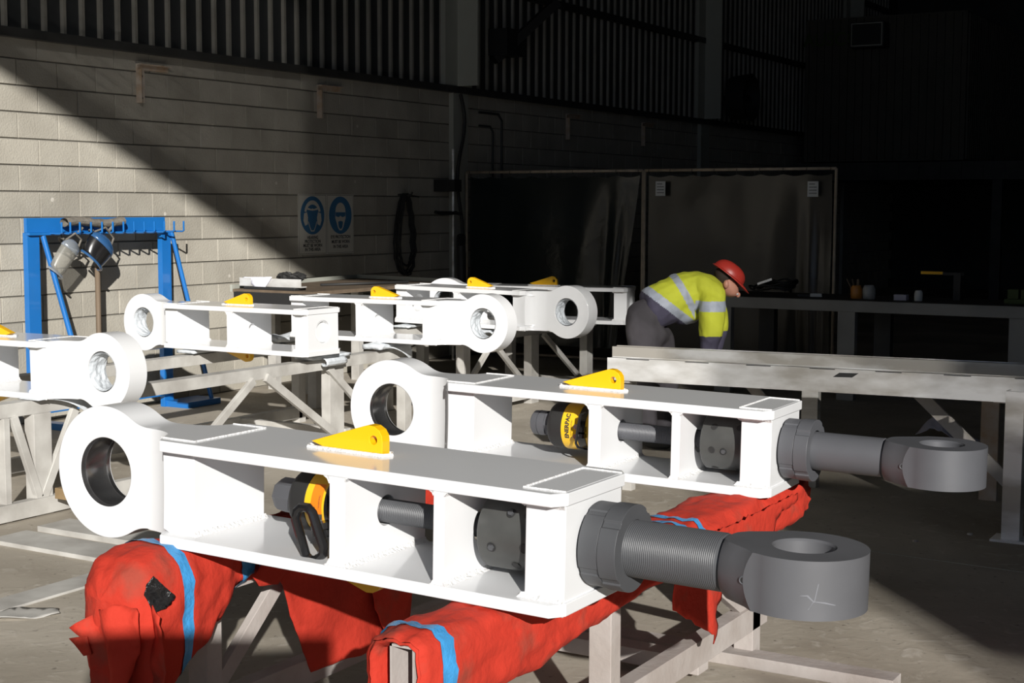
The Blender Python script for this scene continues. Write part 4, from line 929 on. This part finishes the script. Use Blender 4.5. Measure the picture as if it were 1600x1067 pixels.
# ------------------------------------------------------------------ litter on the floor
def litter(name, pts, z, mt, lab, cat, amp=.02):
    o = sheet_poly(name, pts, lambda a, b: (a, b, z+amp*max(0, nz(a, b, 0, 9)+.4)), mt, None, .03, .0015, .004, 2); return tag(o, lab, cat)
litter('crumpled_paper', [(-4.93, 3.93), (-4.80, 4.10), (-4.66, 4.17), (-4.60, 4.12), (-4.66, 4.0), (-4.80, 3.90)], .002, standpaint2, 'torn pale paper scrap on the floor at lower left', 'paper')
t = empty('rag', lab='pale lilac rag on the floor below the galvanized brace', cat='rag')
sheet_poly('cloth', [(-.16, -.1), (.15, -.12), (.3, 0), (.18, .12), (-.1, .13)], lambda a, b: (-2.70+a, 10.72+b, .01+.16*math.exp(-((a+.02)/.12)**2-(b/.12)**2)*(1+.5*nz(a, b, 1, 16))), rag, t, .02, .003, .008)
pb = MB()
for x, y in ((-1.75, 7.6), (-1.95, 7.3), (-2.6, 6.4), (-6.95, 9.1)): pb.lathe([(0, .015), (.008, .014), (.012, .0)], 'z', (x, y, 0), 7)
o = pb.build('grit', standpaint); o['kind'] = 'stuff'; tag(o, 'small lumps of grit scattered on the floor', 'grit')
tag(MB().box(-6.10, 5.45, .06+.04, -5.98, 5.62, .16).build('packer', brown_rust, None, .003), 'small timber packer on the lower rail at the left edge', 'packer')

# ------------------------------------------------------------------ the worker
def skinned(name, chains, mt, par=None, sub=2, vox=0):
    # chains: list of lists of (point, radius); first point of later chains may join an existing index as ('j', index)
    vs, es, rs = [], [], []
    for ch in chains:
        prev = None
        for it in ch:
            if it[0] == 'j': prev = it[1]; continue
            p, r = it; vs.append(tuple(p)); rs.append(r if isinstance(r, tuple) else (r, r)); i = len(vs)-1
            if prev is not None: es.append((prev, i))
            prev = i
    me = bpy.data.meshes.new(name); me.from_pydata(vs, es, []); o = bpy.data.objects.new(name, me); C.objects.link(o)
    sk = o.modifiers.new('skin', 'SKIN'); sk.use_smooth_shade = True; sk.use_x_symmetry = False
    lay = me.skin_vertices[0].data if me.skin_vertices else None
    if lay is None:
        bm = bmesh.new(); bm.from_mesh(me); bm.verts.layers.skin.verify(); bm.to_mesh(me); bm.free(); lay = me.skin_vertices[0].data
    for i, r in enumerate(rs): lay[i].radius = r; lay[i].use_root = (i == 0)
    ss = o.modifiers.new('sub', 'SUBSURF'); ss.levels = sub; ss.render_levels = sub
    if vox:
        rm = o.modifiers.new('r', 'REMESH'); rm.mode = 'VOXEL'; rm.voxel_size = vox; sm = o.modifiers.new('s', 'SMOOTH'); sm.iterations = 8; sm.factor = .5
    bpy.context.view_layer.update(); dg = bpy.context.evaluated_depsgraph_get(); me2 = bpy.data.meshes.new_from_object(o.evaluated_get(dg))
    bpy.data.objects.remove(o); 
    for p in me2.polygons: p.use_smooth = True
    me2.materials.clear()
    for m_ in (mt if isinstance(mt, (list, tuple)) else [mt]): me2.materials.append(m_)
    ob = bpy.data.objects.new(name, me2); C.objects.link(ob)
    if par is not None: ob.parent = par
    return ob
P = camP
body = skinned('person', [
    [(P(.93, 10.20, .90), .06), (P(1.06, 10.23, 1.00), .08), (P(1.20, 10.27, 1.06), .12), (P(1.36, 10.31, 1.10), .12), (P(1.44, 10.33, 1.11), .06), (P(1.50, 10.34, 1.12), .055)],
    [('j', 0), (P(.92, 10.12, .80), .05), (P(.97, 10.08, .50), .062), (P(.93, 10.08, .12), .042), (P(.95, 10.08, .05), .045), (P(1.08, 10.06, .035), .035)],
    [('j', 0), (P(.98, 10.33, .80), .05), (P(1.12, 10.36, .50), .062), (P(1.08, 10.38, .12), .042), (P(1.10, 10.38, .05), .045), (P(1.23, 10.37, .035), .035)],
    [('j', 3), (P(1.385, 10.13, 1.07), .075), (P(1.375, 10.06, .84), .052), (P(1.365, 10.08, .70), .036), (P(1.36, 10.09, .62), .034)],
    [('j', 3), (P(1.42, 10.48, 1.05), .07), (P(1.50, 10.52, .84), .052), (P(1.47, 10.46, .70), .036), (P(1.45, 10.45, .62), .034)]], skin, None, 2, .012)
tag(body, 'worker bending to the right in yellow hi-vis jacket, dark trousers and red helmet', 'person')
for hx, hy_, sgn in ((1.36, 10.09, 1), (1.45, 10.45, -1)):
    b = P(hx, hy_, .60); 
    skinned('hand', [[(b, (.03, .02)), (b+Vector((.005, 0, -.045)), (.038, .018)), (b+Vector((.01, 0, -.075)), (.036, .016))]], skin, body, 2)
    for q in range(4):
        o_ = (P(0, 0, 0)-P(0, 0, 0))+Vector((-.028+.0185*q, .004*q, -.085)); ln = (.062, .074, .07, .055)[q]
        skinned('finger', [[(b+o_, .0095), (b+o_+Vector((.006, -.01, -ln*.5)), .0088), (b+o_+Vector((.014, -.025, -ln*.85)), .007)]], skin, body, 1)
    skinned('thumb', [[(b+Vector((.03*sgn, -.005, -.03)), .011), (b+Vector((.05*sgn, -.015, -.055)), .0095), (b+Vector((.052*sgn, -.025, -.085)), .008)]], skin, body, 1)
hd_ = P(1.545, 10.35, 1.125)
head = skinned('head', [[(P(1.47, 10.33, 1.12), .06), (P(1.50, 10.33, 1.15), (.085, .085)), (P(1.53, 10.33, 1.125), (.085, .082)), (P(1.55, 10.32, 1.08), (.068, .062)), (P(1.545, 10.315, 1.045), (.040, .042))]], skin, body)
MB().add([], [])
def blob(name, c, r, mt, par, n=14, rot=None):
    m = MB(); vs = []
    for j in range(n+1):
        for i in range(2*n): a = PI*i/n; b_ = PI*j/n; vs.append((c.x+r[0]*math.sin(b_)*math.cos(a), c.y+r[1]*math.sin(b_)*math.sin(a), c.z+r[2]*math.cos(b_)))
    m.add(vs, [(j*2*n+i, j*2*n+(i+1) % (2*n), (j+1)*2*n+(i+1) % (2*n), (j+1)*2*n+i) for j in range(n) for i in range(2*n)], 0, True); return m.build(name, mt, par)
fdir = P(.80, -.28, -.53).normalized(); fside = fdir.cross(P(.5, 0, .8).normalized()).normalized(); fup = fside.cross(fdir).normalized(); hc_ = P(1.53, 10.325, 1.105)
def onface(u, v):
    t_ = hc_+fside*u+fup*v+fdir*.2; ok, loc_, nr_, _ = head.closest_point_on_mesh(t_); return loc_
blob('nose', onface(0, -.005)+fdir*.004, (.016, .016, .020), skin, body)
for u in (-.032, .032): blob('eye', onface(u, .028)-fdir*.003, (.010, .010, .008), label, body); blob('pupil', onface(u, .028)+fdir*.004, (.005, .005, .005), darkp, body)
MB().tube([onface(-.022, -.042), onface(0, -.045)+fdir*.002, onface(.022, -.042)], .005, 6).build('mouth', redhat, body)
for sg_ in (-1, 1):
    ok, loc_, nr_, _ = head.closest_point_on_mesh(P(1.505, 10.33, 1.125)+fside*.3*sg_); blob('ear', loc_, (.020, .020, .030), skin, body)
skinned('hair', [[(P(1.43, 10.335, 1.175), .06), (P(1.47, 10.335, 1.185), .084), (P(1.52, 10.335, 1.19), .084), (P(1.55, 10.33, 1.18), .07)]], hair, body)
# helmet: dome with brim, tilted forwards with the head
he = empty('helmet'); he.parent = body; he.location = P(1.525, 10.335, 1.20)
fwd = (P(.80, -.05, -.62)).normalized(); upv = (P(.62, 0, .78)).normalized(); sdv = upv.cross(fwd).normalized(); upv = fwd.cross(sdv)
he.rotation_euler = Matrix((fwd, sdv, upv)).transposed().to_euler()
vs = []; n = 28
for j in range(10):
    b_ = PI/2*j/9
    for i in range(n): a = 2*PI*i/n; vs.append((.125*math.cos(b_)**.8*math.cos(a), .102*math.cos(b_)**.8*math.sin(a), .01+.085*math.sin(b_)))
MB().add(vs, [(j*n+i, j*n+(i+1) % n, (j+1)*n+(i+1) % n, (j+1)*n+i) for j in range(9) for i in range(n)], 0, True).build('shell', redhat, he)
vs = []
for i in range(n): a = 2*PI*i/n; pk = max(0, math.cos(a))**1.5; vs += [(.122*math.cos(a), .10*math.sin(a), .014), ((.138+.06*pk)*math.cos(a), .115*math.sin(a), .002-.012*pk)]
o = MB().add(vs, [(2*i, 2*i+1, (2*i+3) % (2*n), (2*i+2) % (2*n)) for i in range(n)], 0, True).build('brim', redhat, he); o.modifiers.new('t', 'SOLIDIFY').thickness = .003
jk = skinned('jacket', [
    [(P(.92, 10.20, .955), (.150, .165)), (P(.98, 10.21, .965), (.172, .178)), (P(1.09, 10.24, 1.02), (.19, .175)), (P(1.20, 10.27, 1.055), (.20, .19)), (P(1.33, 10.30, 1.095), (.18, .175)), (P(1.42, 10.325, 1.115), (.10, .10))],
    [('j', 4), (P(1.395, 10.12, 1.06), .105), (P(1.375, 10.05, .93), .098), (P(1.37, 10.05, .80), .088), (P(1.365, 10.07, .73), .066), (P(1.36, 10.08, .64), .055)],
    [('j', 4), (P(1.42, 10.48, 1.05), .10), (P(1.50, 10.53, .85), .08), (P(1.48, 10.48, .73), .062), (P(1.455, 10.455, .64), .05)],
    [('j', 3), (P(1.24, 10.24, .93), (.12, .13)), (P(1.255, 10.22, .865), (.08, .11))]], [lime, reflect, navy], body, 2, .008)
ci = lambda v_: (v_.x*cb+v_.y*sb, -v_.x*sb+v_.y*cb, v_.z)      # world to camera-aligned
for v_ in jk.data.vertices:
    w = nz(v_.co.x, v_.co.y, v_.co.z, 9)*.010+nz(v_.co.x, v_.co.y, v_.co.z, 22)*.005; v_.co += v_.normal*w
for p_ in jk.data.polygons:
    X, Y, Z = ci(p_.center); arm = (Z < 1.05 and X > 1.27 and (Y < 10.16 or Y > 10.42)) or (Z < .80 and X > 1.3)
    a1 = (X-.905)*.60+(Z-1.14)*.80; a2 = (X-1.17)*.87+(Z-1.13)*.50
    if arm: k_ = 2 if Z < .795 else (1 if .965 < Z < 1.035 else 0)
    else: k_ = 2 if a1 < -.035 else (1 if a1 < .022 else (1 if -.025 < a2 < .025 else 0))
    if not arm and Z < .825: k_ = 1
    p_.material_index = k_
tr = skinned('trousers', [
    [(P(1.03, 10.21, .95), (.12, .135)), (P(.985, 10.20, .935), (.14, .15)), (P(.93, 10.20, .90), (.158, .165)), (P(.925, 10.20, .84), (.15, .16))],
    [('j', 3), (P(.90, 10.10, .76), .128), (P(.955, 10.07, .50), .092), (P(.935, 10.08, .25), .082), (P(.935, 10.08, .09), .078)],
    [('j', 3), (P(1.03, 10.32, .76), .128), (P(1.11, 10.35, .50), .092), (P(1.09, 10.38, .25), .082), (P(1.09, 10.38, .09), .078)]], trous, body, 2, .012)
for v_ in tr.data.vertices: v_.co += v_.normal*(nz(v_.co.x, v_.co.y, v_.co.z, 10)*.010)
for x_, y_ in ((.95, 10.08), (1.10, 10.38)): skinned('boot', [[(P(x_-.02, y_, .10), .055), (P(x_, y_, .055), (.05, .055)), (P(x_+.10, y_-.01, .045), (.045, .045)), (P(x_+.17, y_-.02, .04), (.04, .04))]], darkp, body, 2)

sblk = empty('shadow_block', (.37, -.65, 0), math.radians(41), lab='unseen cupboard-shaped block added behind the camera to shade the left red wrap', cat='shadow block')  # unseen stand-in for a person behind the camera, added for its shadow
MB().box(-.42, -.2, .06, .42, .2, 2.14).build('body', darkp, sblk, .004)
for s_ in (-1, 1):
    d_ = MB().box(-.415 if s_ < 0 else .004, -.218, .09, -.004 if s_ < 0 else .415, -.2, 2.11).build('door', benchm, sblk, .002); MB().box(s_*.03-.008, -.235, 1.0, s_*.03+.008, -.218, 1.15).build('handle', zinc, d_)
for x_ in (-.38, .34):
    for y_ in (-.18, .14): MB().box(x_, y_, 0, x_+.04, y_+.04, .06).build('foot', blackm, sblk)
